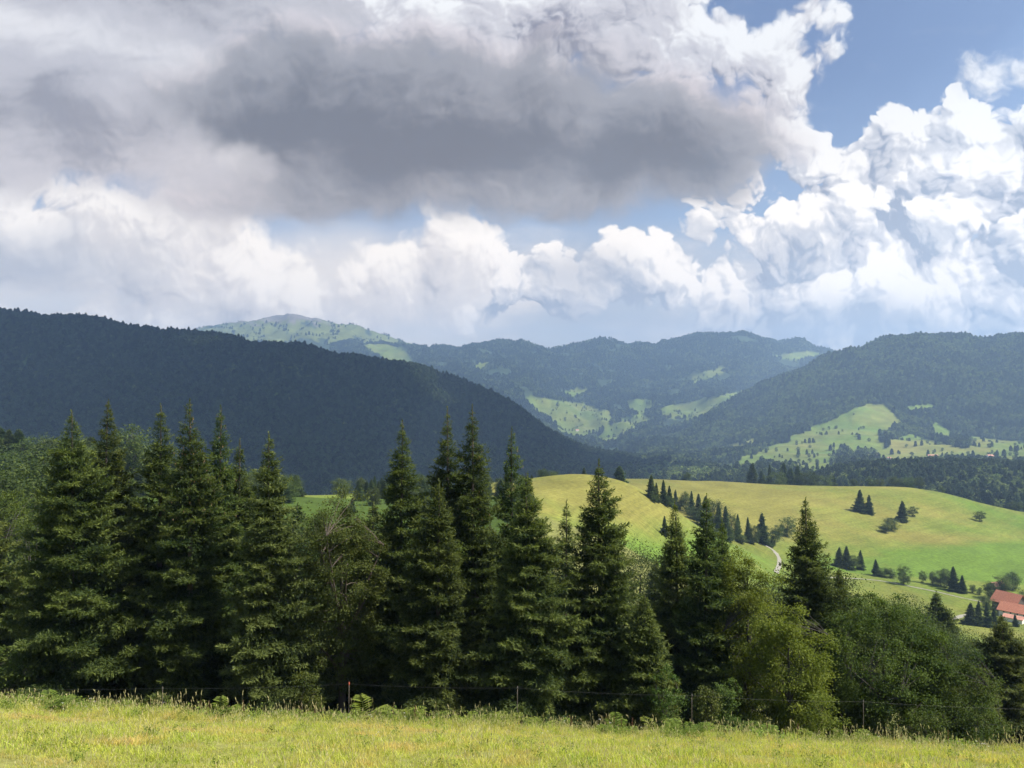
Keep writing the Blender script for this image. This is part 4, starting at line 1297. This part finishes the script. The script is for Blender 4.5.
MAT_GRAVEL = plain('pale gravel', (0.24, 0.225, 0.18), var=0.2, scale=0.6)
MAT_RENDER = plain('white render', (0.70, 0.68, 0.62), var=0.08, scale=0.5)
MAT_WOOD = plain('weathered brown boards', (0.085, 0.062, 0.045), var=0.3, scale=1.5)
MAT_TILE = tile_material('red clay tiles', (0.44, 0.175, 0.10))
MAT_FARTILE = plain('faded red tiles', (0.46, 0.22, 0.16), var=0.2, scale=0.4)
MAT_GLASS = plain('window glass', (0.03, 0.035, 0.04), 0.15, 0.05)
MAT_FRAME = plain('white window frame', (0.75, 0.74, 0.70), 0.5, 0.05)
MAT_POST = plain('brown fence post', (0.13, 0.105, 0.08), 0.8, 0.25, 9.0)
MAT_REDPOST = plain('red insulator', (0.45, 0.10, 0.06), 0.5, 0.1)
MAT_WHITEPL = plain('dark insulator', (0.10, 0.09, 0.08), 0.4, 0.05)
MAT_WIRE = plain('fence wire', (0.10, 0.10, 0.095), 0.45, 0.1)


def hit(px, py, y0=62, y1=1000):
    """where the sight line through (px, py) first meets the ground between two distances"""
    ys_ = np.exp(np.linspace(math.log(y0), math.log(y1), 900))
    xs_ = (px - 512) / FPX * ys_
    pyg = HORIZON - FPX * (ground_z(xs_, ys_) - CAM_Z) / ys_
    ok = np.where(pyg <= py)[0]
    Y = float(ys_[ok[0]]) if len(ok) else float(ys_[np.argmin(pyg)])
    return (px - 512) / FPX * Y, Y


def track(pts, width, label, y0=400, y1=1000):
    P = np.array([hit(px, py, y0, y1) for px, py in pts])
    s = np.r_[0, np.cumsum(np.linalg.norm(np.diff(P, axis=0), axis=1))]
    n = max(12, int(s[-1] / 2.5))
    u = np.linspace(0, s[-1], n)
    P = pchip(s, P, u)
    for _ in range(6): P[1:-1] = (P[:-2] + 2 * P[1:-1] + P[2:]) / 4
    d = unit(np.gradient(P, axis=0)); nn = np.stack([-d[:, 1], d[:, 0]], 1)
    cols = []
    for k in (-0.5, -0.17, 0.17, 0.5):
        q = P + nn * width * k * (1 + 0.12 * np.random.default_rng(3).normal(size=(n, 1)))
        cols.append(np.c_[q, ground_z(q[:, 0], q[:, 1]) + 0.16])
    V = np.stack(cols, 1).reshape(-1, 3)
    me = new_mesh('gravel_track', V, grid_quads(n, 4), smooth=True)
    tag(link('gravel_track', me, MAT_GRAVEL), label, 'track', kind='structure')


track([(752, 541), (760, 543), (767, 546), (773, 550), (777, 556), (778, 563), (775, 572)], 2.5, 'pale gravel track curving out of the gully')
track([(822, 577), (840, 577), (858, 578), (880, 580), (900, 584), (930, 590), (960, 597), (984, 602)], 1.7, 'thin gravel track running to the farm below the pasture')
track([(930, 622), (945, 618), (960, 614), (978, 612)], 2.8, 'short bright track meeting the farm yard')


def bm_obj(name, parts_fn, mat, parent, uv=False):
    bm = bmesh.new()
    parts_fn(bm)
    bmesh.ops.recalc_face_normals(bm, faces=bm.faces)
    me = bpy.data.meshes.new(name)
    if uv:
        ul = bm.loops.layers.uv.new('UVMap')
        for f in bm.faces:
            n = f.normal
            a = Vector((0, 0, 1)).cross(n)
            a = a.normalized() if a.length > 1e-4 else Vector((1, 0, 0))
            b = n.cross(a)
            for l in f.loops: l[ul].uv = (l.vert.co.dot(a), l.vert.co.dot(b))
    bm.to_mesh(me); bm.free()
    return link(name, me, mat, parent)


def box(bm, x0, x1, y0, y1, z0, z1):
    v = [bm.verts.new(p) for p in [(x0, y0, z0), (x1, y0, z0), (x1, y1, z0), (x0, y1, z0), (x0, y0, z1), (x1, y0, z1), (x1, y1, z1), (x0, y1, z1)]]
    for f in [(0, 1, 2, 3), (4, 5, 6, 7), (0, 1, 5, 4), (1, 2, 6, 5), (2, 3, 7, 6), (3, 0, 4, 7)]:
        bm.faces.new([v[i] for i in f])


def gable_house(bm, L, W, z0, he, hr):
    """walls with gable ends, ridge along x"""
    a, b = L / 2, W / 2
    v = [bm.verts.new(p) for p in [(-a, -b, z0), (a, -b, z0), (a, b, z0), (-a, b, z0), (-a, -b, he), (a, -b, he), (a, b, he), (-a, b, he), (-a, 0, hr), (a, 0, hr)]]
    for f in [(0, 1, 5, 4), (2, 3, 7, 6), (1, 2, 6, 9, 5), (3, 0, 4, 8, 7), (0, 3, 2, 1)]:
        bm.faces.new([v[i] for i in f])


def roof_slab(bm, L, W, he, hr, over=0.9, th=0.22, sides=(-1, 1), lift=0.03):
    a = L / 2 + over
    sl = (hr - he) / (W / 2)
    for s in sides:
        yb = W / 2 + over
        zb = he - sl * over
        pr = [(-a, 0, hr), (a, 0, hr), (a, s * yb, zb), (-a, s * yb, zb)]
        lo = [bm.verts.new((x, y, z + lift)) for x, y, z in pr]; up = [bm.verts.new((x, y, z + lift + th)) for x, y, z in pr]
        for f in [(0, 1, 2, 3)]:
            bm.faces.new([lo[i] for i in f]); bm.faces.new([up[i] for i in f])
        for i in range(4):
            bm.faces.new([lo[i], lo[(i + 1) % 4], up[(i + 1) % 4], up[i]])


def windows(parent, spots, face, off, w=1.0, h=1.2):
    """each window a part; its pane a sub-part. face: 'side' (y = off) or 'end' (x = off)"""
    for u, z in spots:
        def frame(bm, d0=0.0, d1=0.06, k=1.0):
            sgn = 1 if off > 0 else -1
            lo, hi = sorted((off + sgn * d0, off + sgn * d1))
            if face == 'side': box(bm, u - w * k / 2, u + w * k / 2, lo, hi, z - h * k / 2, z + h * k / 2)
            else: box(bm, lo, hi, u - w * k / 2, u + w * k / 2, z - h * k / 2, z + h * k / 2)
        f = bm_obj('window', lambda bm: frame(bm, 0.003, 0.06, 1.0), MAT_FRAME, parent)
        bm_obj('pane', lambda bm: frame(bm, 0.0625, 0.075, 0.78), MAT_GLASS, f)


def house(name, x, y, z, yaw, L, W, he, hr, label, cat, wall=MAT_RENDER, roofm=None, upper=None, chim=True, wins=True, over=0.9):
    o = bpy.data.objects.new(name, None); C.objects.link(o)
    o.location = (x, y, z); o.rotation_euler = (0, 0, yaw)
    tag(o, label, cat)
    bm_obj('wall', lambda bm: gable_house(bm, L, W, -2.5, he, hr), wall, o)
    if upper is not None:
        for s in (-1, 1):
            def clad(bm, s=s):
                b = W / 2 - 0.02; x0, x1 = s * (L / 2 + 0.004), s * (L / 2 + 0.12)
                pts = [(-b, he * 0.52), (b, he * 0.52), (b, he), (0, hr - 0.02), (-b, he)]
                A = [bm.verts.new((x0, p[0], p[1])) for p in pts]; B = [bm.verts.new((x1, p[0], p[1])) for p in pts]
                bm.faces.new(A); bm.faces.new(B)
                for i in range(5): bm.faces.new([A[i], A[(i + 1) % 5], B[(i + 1) % 5], B[i]])
            bm_obj('gable_boards', clad, upper, o)
    r = bm_obj('roof', lambda bm: roof_slab(bm, L, W, he, hr, over), roofm or MAT_TILE, o, True)
    if chim:
        bm_obj('chimney', lambda bm: (box(bm, L * 0.18 - 0.4, L * 0.18 + 0.4, W * 0.1 - 0.35, W * 0.1 + 0.35, hr - 1.5, hr + 1.1), box(bm, L * 0.18 - 0.5, L * 0.18 + 0.5, W * 0.1 - 0.45, W * 0.1 + 0.45, hr + 1.1, hr + 1.25)), MAT_RENDER, r)
    if wins:
        for s in (-1, 1):
            windows(o, [(-L * 0.36 + i * L * 0.18, he * 0.3) for i in range(5)] + [(-L * 0.36 + i * L * 0.18, he * 0.75) for i in range(5)], 'side', s * W / 2)
        windows(o, [(-W * 0.25, he * 0.3), (W * 0.25, he * 0.3)], 'end', L / 2)
        windows(o, [(-W * 0.25, he * 0.3), (W * 0.25, he * 0.3)], 'end', -L / 2)
        d = bm_obj('door', lambda bm: box(bm, L * 0.09 - 0.6, L * 0.09 + 0.6, -W / 2 - 0.08, -W / 2 - 0.003, -0.1, 2.1), MAT_WOOD, o)
        bm_obj('handle', lambda bm: box(bm, L * 0.09 + 0.4, L * 0.09 + 0.5, -W / 2 - 0.14, -W / 2 - 0.083, 0.95, 1.1), MAT_WIRE, d)
    return o


fx, fy = (1018 - 512) / FPX * 418, 418.0
fz = float(ground_z(fx, fy))
house('farmhouse', fx, fy, fz, math.atan2(-0.80, 0.60), 18, 10, 4.2, 7.4, 'red roofed farmhouse at the right edge, long roof slope facing the viewer', 'farmhouse', upper=MAT_WOOD)
house('barn', fx + 3.5, fy + 15, float(ground_z(fx + 3.5, fy + 15)), math.atan2(-0.62, 0.30), 13, 11, 5.8, 10.4, 'red roofed barn with dark boarded gable behind the long farmhouse roof', 'barn', wall=MAT_WOOD, chim=False, wins=False)
house('lean_to', fx - 9.5, fy - 9, float(ground_z(fx - 9.5, fy - 9)), math.atan2(-0.80, 0.60), 9, 5, 2.3, 3.4, 'small low outbuilding with pale red roof in front of the farmhouse', 'outbuilding', roofm=MAT_FARTILE, chim=False, wins=False, over=0.5)
sx_, sy_ = hit(994, 588, 400, 800)
house('shed', sx_, sy_, float(ground_z(sx_, sy_)), 0.4, 9, 6, 2.6, 4.4, 'small brown roofed shed among the leafy trees behind the farm', 'shed', wall=MAT_WOOD, roofm=MAT_FARTILE, chim=False, wins=False, over=0.5)
for px, py, L, W, he, hr, yaw, lab in [
    (873, 458.5, 36, 15, 8, 13.5, 0.12, 'long pinkish roofed farm below the bright clearing across the valley'),
    (932, 457.5, 26, 11, 5.0, 9.0, -0.15, 'small pinkish roofed farm on the golden field across the valley'),
    (888, 459.5, 14, 9, 5.0, 8.0, 0.5, 'low annex house right of the long pinkish roofed farm'),
    (989, 457.5, 17, 11, 5.0, 8.5, 0.2, 'small house near the round tree group at far right across the valley'),
    (711, 476, 16, 10, 6.0, 9.5, 0.7, 'small pale house among trees in the valley mouth'),
    (699, 474, 14, 10, 5.5, 8.5, -0.4, 'tiny house left of the small pale house in the valley mouth')]:
    ax, ay = hit(px, py, 1560, 3300)
    house('farmhouse', ax, ay, float(ground_z(ax, ay)), yaw, L, W, he, hr, lab, 'farmhouse', roofm=MAT_FARTILE, chim=False, wins=False)
ax, ay = hit(577, 431, 4300, 6200)
house('alpine_hut', ax, ay, float(ground_z(ax, ay)), 0.4, 22, 13, 6, 10.5, 'tiny hut in the far sunlit valley clearing', 'hut', roofm=MAT_FARTILE, chim=False, wins=False)

# ------------------------------------------------------------------ the electric fence along the meadow edge
fence = bpy.data.objects.new('wire_fence', None); C.objects.link(fence)
FP = [(-60, 29.6, 684), (165, 29.4, 685), (350, 29.2, 680.5), (517, 29.4, 684.5), (690, 29.8, 692), (860, 30.2, 698), (1060, 30.4, 706)]
fence.location = ((350 - 512) / FPX * 29.2, 29.2, near_z((350 - 512) / FPX * 29.2, 29.2))
f0 = np.array(fence.location)
tops = []
for px, Y, top in FP:
    x = (px - 512) / FPX * Y
    g = float(ground_z(x, Y)); zt = CAM_Z - (top - HORIZON) / FPX * Y
    b = np.array([x, Y, g - 0.2]) - f0; e = np.array([x + 0.015, Y, zt]) - f0
    A = Acc(); V, Q = tube(np.linspace(b, e, 6), np.full(6, 0.012), 8); A.add(V, Q)
    cap = len(V) - 8
    A.q.append(np.array([[cap, cap + 1, cap + 2, cap + 3], [cap + 3, cap + 4, cap + 5, cap + 6], [cap + 3, cap + 6, cap + 7, cap]]))
    po = link('post', A.mesh('post', True), MAT_POST, fence)
    B = Acc(); V, Q = tube(np.array([e - [0, 0, 0.09], e - [0, 0, 0.05], e, e + [0, 0, 0.035]]), [0.016, 0.024, 0.024, 0.010], 8); B.add(V, Q)
    link('insulator', B.mesh('insulator', True), MAT_REDPOST if px == 350 else MAT_WHITEPL, po)
    tops.append(e - [0, 0.035, 0.03])
W = Acc()
for a, b in zip(tops[:-1], tops[1:]):
    s = np.linspace(0, 1, 12)[:, None]
    P = a * (1 - s) + b * s; P[:, 2] -= 0.06 * (4 * s * (1 - s))[:, 0]
    V, Q = tube(P, np.full(12, 0.0018), 5); W.add(V, Q)
link('wire', W.mesh('wire'), MAT_WIRE, fence)
tag(fence, 'thin electric wire fence on slim posts along the edge of the meadow', 'fence')

# =====================================================================================================
#  MEADOW PLANTS
# =====================================================================================================
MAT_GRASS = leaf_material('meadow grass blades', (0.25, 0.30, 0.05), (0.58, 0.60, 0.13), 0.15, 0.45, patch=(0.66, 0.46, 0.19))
MAT_STRAW = leaf_material('dry grass stems', (0.28, 0.26, 0.10), (0.52, 0.47, 0.24), 0.15, 0.35)
MAT_HERB = leaf_material('meadow herbs', (0.11, 0.16, 0.03), (0.27, 0.31, 0.075), 0.25, 0.45)
MAT_FERN = leaf_material('fern fronds', (0.085, 0.125, 0.024), (0.19, 0.235, 0.05), 0.15, 0.45)
MAT_DOCK = leaf_material('brown seed stalks', (0.10, 0.055, 0.03), (0.19, 0.11, 0.06), 0.15, 0.1)
MAT_PETAL = leaf_material('white petals', (0.55, 0.54, 0.48), (0.78, 0.77, 0.72), 0.05, 0.3)


def stems(rng, n, spread, h, w, lean=0.35, curl=0.4):
    """n bent grass blades of three quads each; returns V, Q, age, tips"""
    a = rng.uniform(0, 6.28, n); r = spread * np.sqrt(rng.random(n))
    B = np.stack([np.cos(a) * r, np.sin(a) * r, np.full(n, -0.04)], 1)
    hh = h * rng.uniform(0.55, 1.15, n)
    la = rng.uniform(0, 6.28, n); ll = lean * np.abs(rng.normal(size=n))
    d = np.stack([np.cos(la) * ll, np.sin(la) * ll, np.ones(n)], 1); d = unit(d)
    bend = np.stack([np.cos(la), np.sin(la), -0.5 * np.ones(n)], 1) * (curl * rng.random(n) * hh)[:, None]
    sa = rng.uniform(0, 3.14, n); S = np.stack([np.cos(sa), np.sin(sa), np.zeros(n)], 1)
    rows, ages = [], []
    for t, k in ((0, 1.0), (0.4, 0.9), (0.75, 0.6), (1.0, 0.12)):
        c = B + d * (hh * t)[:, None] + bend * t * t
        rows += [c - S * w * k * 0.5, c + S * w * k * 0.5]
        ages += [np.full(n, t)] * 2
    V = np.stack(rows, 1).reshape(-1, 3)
    age = np.stack(ages, 1).ravel()
    i = np.arange(n)[:, None, None] * 8
    Q = (i + np.array([[0, 1, 3, 2], [2, 3, 5, 4], [4, 5, 7, 6]])[None]).reshape(-1, 4)
    return V, Q, age, B + d * hh[:, None] + bend


def tuft(seed, n, spread, h, w, straw=0, heads=False, **kw):
    rng = np.random.default_rng(seed)
    A = Acc()
    V, Q, age, _ = stems(rng, n, spread, h, w, **kw)
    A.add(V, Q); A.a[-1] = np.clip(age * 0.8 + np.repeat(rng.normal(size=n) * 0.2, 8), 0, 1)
    return A


def two_mats(name, A, B, ma, mb):
    return merged_tree(name, A, B, (ma, mb))


def straw_tuft(seed, n, spread, h, head=0.10, **kw):
    rng = np.random.default_rng(seed)
    B = Acc()
    V, Q, age, tips = stems(rng, n, spread, h, 0.007, **kw)
    B.add(V, Q); B.a[-1] = np.clip(age * 0.7, 0, 1)
    for k in range(3):                                       # loose seed heads
        D = unit(rng.normal(size=(n, 3)) * 0.25 + np.array([0, 0, 1.0]))
        V, Q = blades(tips - D * head * 0.35 * k, D, np.full(n, head), np.full(n, head * 0.22), rng)
        B.add(V, Q, 0.8)
    return B


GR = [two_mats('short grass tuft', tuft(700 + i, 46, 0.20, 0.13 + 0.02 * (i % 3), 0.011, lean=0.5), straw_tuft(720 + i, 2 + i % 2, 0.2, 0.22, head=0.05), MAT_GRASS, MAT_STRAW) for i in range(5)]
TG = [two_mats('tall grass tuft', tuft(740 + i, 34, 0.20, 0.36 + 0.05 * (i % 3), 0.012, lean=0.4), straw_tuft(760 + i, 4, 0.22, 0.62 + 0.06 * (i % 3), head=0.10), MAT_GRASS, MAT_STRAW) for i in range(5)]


def herb(seed):
    rng = np.random.default_rng(seed)
    A = Acc(); k = 60
    P = rng.normal(size=(k, 3)) * np.array([0.13, 0.13, 0.1]) + np.array([0, 0, 0.2]); P[:, 2] = np.abs(P[:, 2])
    V, Q = blades(P, unit(rng.normal(size=(k, 3)) + np.array([0, 0, 0.3])), rng.uniform(0.06, 0.13, k), rng.uniform(0.03, 0.06, k), rng, fold=0.2)
    A.add(V, Q, np.repeat(rng.random(k), 4))
    B = Acc(); V, Q, age, _ = stems(rng, 8, 0.1, 0.28, 0.006); B.add(V, Q, 0.3)
    return two_mats('meadow herb', A, B, MAT_HERB, MAT_GRASS)


HB = [herb(780 + i) for i in range(4)]


def flower(seed):
    rng = np.random.default_rng(seed)
    A, B = Acc(), Acc()
    V, Q, age, tips = stems(rng, 2, 0.2, 0.5, 0.006, lean=0.2); B.add(V, Q, 0.3)
    for t in tips:
        k = 9
        a = rng.uniform(0, 6.28, k); r = 0.022 * np.sqrt(rng.random(k))
        P = t + np.stack([np.cos(a) * r, np.sin(a) * r, rng.normal(size=k) * 0.006], 1)
        V, Q = blades(P, unit(np.stack([np.cos(a), np.sin(a), 0.2 * np.ones(k)], 1)), np.full(k, 0.018), np.full(k, 0.015), rng, up=2.0)
        A.add(V, Q, np.repeat(rng.random(k), 4))
    return two_mats('white flower', A, B, MAT_PETAL, MAT_GRASS)


WF = [flower(790 + i) for i in range(3)]


def edge_dist(x, y):
    """how far into the uncut strip along the meadow edge (0 mown .. 1 tall)"""
    e = 23.5 + 1.2 * fbm(x / 3.5, y * 0 + 1.5, 3, 70) + 0.02 * x
    return np.clip((y - e) / 2.5, 0, 1)


def meadow_scatter(name, seed, y0, y1, spacing, keep, protos, size, label, cat):
    rng = np.random.default_rng(seed)
    gx, gy = np.meshgrid(np.arange(-36, 36, spacing), np.arange(y0, y1, spacing))
    x = (gx + rng.uniform(-0.5, 0.5, gx.shape) * spacing).ravel(); y = (gy + rng.uniform(-0.5, 0.5, gy.shape) * spacing).ravel()
    k = (np.abs(x) < 0.80 * y + 2.0) & keep(x, y, rng)
    x, y = x[k], y[k]; n = len(x)
    print(name, n)
    s = size(x, y, rng)
    rot = np.stack([rng.normal(size=n) * 0.08, rng.normal(size=n) * 0.08, rng.uniform(0, 6.28, n)], 1)
    return scatter(name, np.stack([x, y, ground_z(x, y)], 1), rot, np.stack([s, s, s * rng.uniform(0.8, 1.25, n)], 1), rng.integers(0, len(protos), n), [proto(m) for m in protos], label, cat)


meadow_scatter('meadow_grass', 11, 9.0, 33.5, 0.245, lambda x, y, r: r.random(len(x)) < 0.55 + 0.9 * np.clip(fbm(x / 1.6, y / 1.6, 3, 80) + 0.35, 0, 1), GR,
               lambda x, y, r: r.uniform(0.7, 1.3, len(x)) * (0.95 + 0.6 * np.clip(fbm(x / 2.2, y / 2.2, 3, 81), -0.4, 0.8)), 'short sunlit yellow green grass of the sloping meadow', 'grass')
meadow_scatter('tall_grass', 12, 22.0, 33.0, 0.27, lambda x, y, r: r.random(len(x)) < edge_dist(x, y) * np.clip(0.5 + fbm(x / 1.3, y / 1.3, 3, 82) * 1.9, 0.06, 1), TG,
               lambda x, y, r: r.uniform(0.5, 1.3, len(x)) * (0.8 + 0.45 * np.clip(fbm(x / 3.0, y / 3.0, 2, 83), -0.5, 0.8)), 'uncut tall grass with straw coloured seed heads along the meadow edge', 'grass')
meadow_scatter('meadow_herbs', 13, 13.0, 33.0, 0.33, lambda x, y, r: r.random(len(x)) < (0.20 + 0.42 * edge_dist(x, y)) * np.clip(0.3 + fbm(x / 1.7, y / 1.7, 3, 84) * 2.2, 0, 1), HB,
               lambda x, y, r: r.uniform(0.5, 1.2, len(x)) * (0.5 + 0.55 * edge_dist(x, y)), 'low leafy herbs growing through the grass', 'herbs')
meadow_scatter('white_flowers', 14, 16.0, 33.0, 0.55, lambda x, y, r: r.random(len(x)) < (0.03 + 0.5 * edge_dist(x, y)) * np.clip(0.1 + fbm(x / 2.5, y / 2.5, 3, 85) * 2.5 + 0.5 * (x > 12) + 0.3 * (x < -14), 0, 1), WF,
               lambda x, y, r: r.uniform(0.6, 1.2, len(x)), 'tiny white umbel flowers dotting the meadow edge', 'flowers')


# ------------------------------------------------------------------ ferns and seed stalks, each a plant of its own
def fern_mesh(seed):
    rng = np.random.default_rng(seed)
    A = Acc()
    for i in range(rng.integers(6, 9)):
        az = rng.uniform(0, 6.28); L = rng.uniform(0.55, 0.9); n = 16
        s = np.linspace(0.0, 1, n)
        hx, hy = math.cos(az), math.sin(az)
        P = np.stack([hx * L * (0.25 * s + 0.5 * s * s), hy * L * (0.25 * s + 0.5 * s * s), L * (0.95 * s - 0.42 * s ** 2.5)], 1)
        V, Q = tube(P, np.linspace(0.007, 0.002, n), 4); A.add(V, Q, 0.1)
        T = unit(np.gradient(P, axis=0)); sd = unit(np.cross(T, np.array([0, 0, 1.0])))
        for sg in (1, -1):
            k = slice(3, n)
            m = n - 3
            D = unit(sd[k] * sg + T[k] * 0.45 + rng.normal(size=(m, 3)) * 0.08)
            ln = 0.27 * L * np.sin(np.pi * np.clip((s[k] - 0.1) / 0.95, 0.05, 1)) ** 0.7 + 0.02
            for q in (0.0, 0.4):
                V, Q = blades(P[k] + D * (ln * q)[:, None], D, ln * (1 - q * 0.9), np.full(m, 0.058 * L * (1 - q * 0.4)), rng, up=1.5, fold=0.12)
                A.add(V, Q, np.repeat(np.clip(0.3 + 0.6 * s[k] + rng.normal(size=m) * 0.1, 0, 1), 4))
    return A.mesh('fern')


def stalk_mesh(seed):
    rng = np.random.default_rng(seed)
    A = Acc()
    H = 0.8
    V, Q = tube(np.array([[0, 0, -0.05], [0.01, 0, 0.4], [0.03, 0.01, H]]), [0.009, 0.007, 0.004], 5); A.add(V, Q, 0.2)
    k = 90
    t = rng.uniform(0.45, 1.0, k); a = rng.uniform(0, 6.28, k)
    P = np.stack([0.03 * t + np.cos(a) * 0.02 * (1.3 - t), np.sin(a) * 0.02 * (1.3 - t), H * t], 1)
    V, Q = blades(P, unit(np.stack([np.cos(a), np.sin(a), 0.9 * np.ones(k)], 1)), rng.uniform(0.02, 0.05, k), rng.uniform(0.012, 0.022, k), rng)
    A.add(V, Q, np.repeat(rng.random(k), 4))
    return A.mesh('seed_stalk')


FERN = [fern_mesh(800 + i) for i in range(3)]
STALK = [stalk_mesh(810 + i) for i in range(3)]


def plant(name, meshes, i, px, Y, s, mat, label, cat, group):
    x = (px - 512) / FPX * Y
    o = link(name, meshes[i % len(meshes)], mat, None, (x, Y, float(ground_z(x, Y)) - 0.02))
    o.scale = (s, s, s); o.rotation_euler = (0, 0, (i * 2.4) % 6.28)
    tag(o, label, cat, group)


pr = np.random.default_rng(9)
plant('fern', FERN, 0, 366, 28.2, 1.6, MAT_FERN, 'largest bright fern, right of the fence post with the red top', 'fern', 'ferns along the meadow edge')
plant('fern', FERN, 1, 499, 28.0, 1.5, MAT_FERN, 'bright fern just left of the second fence post', 'fern', 'ferns along the meadow edge')
plant('fern', FERN, 2, 476, 28.4, 1.3, MAT_FERN, 'fern two steps left of the second fence post', 'fern', 'ferns along the meadow edge')
for i, (px, Y) in enumerate([(18 + 33 * k + 9 * math.sin(k * 7.7), 27.8 + 0.7 * math.sin(k * 3.1)) for k in range(6, 31, 2)] + [(388, 28.5), (410, 28), (430, 28.6), (448, 27.8), (538, 28.6), (562, 28.2), (604, 28.5), (630, 28), (655, 28.6), (690, 27.8), (716, 28.4), (742, 28.2), (765, 28.8), (800, 28.4), (842, 28.9),
                             (870, 28.6), (905, 29), (930, 28.4), (965, 28.9), (330, 28.4), (298, 28), (262, 28.4), (205, 28.2), (160, 28.6), (118, 28), (84, 28.5), (52, 28.1), (15, 28.4), (70, 26), (55, 25.5), (600, 26.5)]):
    plant('fern', FERN, i, px, Y, pr.uniform(0.7, 1.3), MAT_FERN, 'small fern in the uncut grass strip along the meadow edge', 'fern', 'small ferns along the meadow edge')
for i in range(34):
    px = pr.choice([pr.uniform(150, 320), pr.uniform(380, 420), pr.uniform(560, 640), pr.uniform(750, 1010)])
    plant('seed_stalk', STALK, i, px, pr.uniform(27.0, 29.6), pr.uniform(0.6, 1.1), MAT_DOCK, 'brown seed stalk standing up from the uncut grass strip', 'seed stalk', 'brown seed stalks along the meadow edge')

# ------------------------------------------------------------------ the air between here and the mountains
def build_haze():
    lo, hi = float(min(Z2.min(), Zm.min())) - 1.0, float(max(Z2.max(), Zm.max())) + 60.0
    bm = bmesh.new()
    xw = 40000
    vs_ = [bm.verts.new(p) for p in [(-xw, -300, lo), (xw, -300, lo), (xw, 11450, lo), (-xw, 11450, lo), (-xw, -300, hi), (xw, -300, hi), (xw, 11450, hi), (-xw, 11450, hi)]]
    for f in [(3, 2, 1, 0), (4, 5, 6, 7), (0, 1, 5, 4), (1, 2, 6, 5), (2, 3, 7, 6), (3, 0, 4, 7)]:
        bm.faces.new([vs_[i] for i in f])
    me = bpy.data.meshes.new('haze'); bm.to_mesh(me); bm.free()
    m = bpy.data.materials.new('valley air'); m.use_nodes = True
    t = m.node_tree; t.nodes.clear()
    v = N(t, 'ShaderNodeVolumePrincipled')
    v.inputs['Color'].default_value = (0.46, 0.68, 1.0, 1)
    v.inputs['Density'].default_value = HAZE
    v.inputs['Anisotropy'].default_value = 0.1
    o = N(t, 'ShaderNodeOutputMaterial')
    t.links.new(v.outputs[0], o.inputs['Volume'])
    tag(link('haze', me, m), 'thin blue summer haze over the valley', 'haze', kind='stuff')


# an added cloud, unseen above the picture, that keeps the left mountain in shade
def build_shade_cloud(cx, cy, cz, rx, ry, rz, n, seed):
    rng = np.random.default_rng(seed)
    bm = bmesh.new()
    for i in range(n):
        a, r = rng.uniform(0, 6.28), math.sqrt(rng.random())
        px, py = math.cos(a) * r * rx, math.sin(a) * r * ry
        s = rng.uniform(0.16, 0.30) * ry * (1.15 - 0.5 * r)
        res = bmesh.ops.create_icosphere(bm, subdivisions=3, radius=s)
        o = Vector((px, py, rng.uniform(0, 1) * rz * (1 - r * r) + s * 0.3))
        for v in res['verts']:
            k = 1 + 0.10 * math.sin(v.co.x / s * 5 + i) * math.sin(v.co.y / s * 6 + 2 * i) + 0.06 * math.sin(v.co.z / s * 11 + i)
            v.co = v.co * k + o
            if v.co.z < 0: v.co.z *= 0.2                     # flat base
    me = bpy.data.meshes.new('cloud'); bm.to_mesh(me); bm.free()
    me.polygons.foreach_set('use_smooth', np.ones(len(me.polygons), bool))
    tag(link('cloud', me, plain('cloud white', (0.85, 0.85, 0.86), 1.0, 0.02, 0.01), None, (cx, cy, cz)), 'unseen cloud added high above the left mountain to shade it', 'cloud', kind='structure')


_t = 2600 / SUN[2]
build_shade_cloud(-1100 + SUN[0] * _t, 2180 + SUN[1] * _t, 2700, 1750, 1270, 500, 100, 4)
HAZE = 1.1e-4
build_haze()
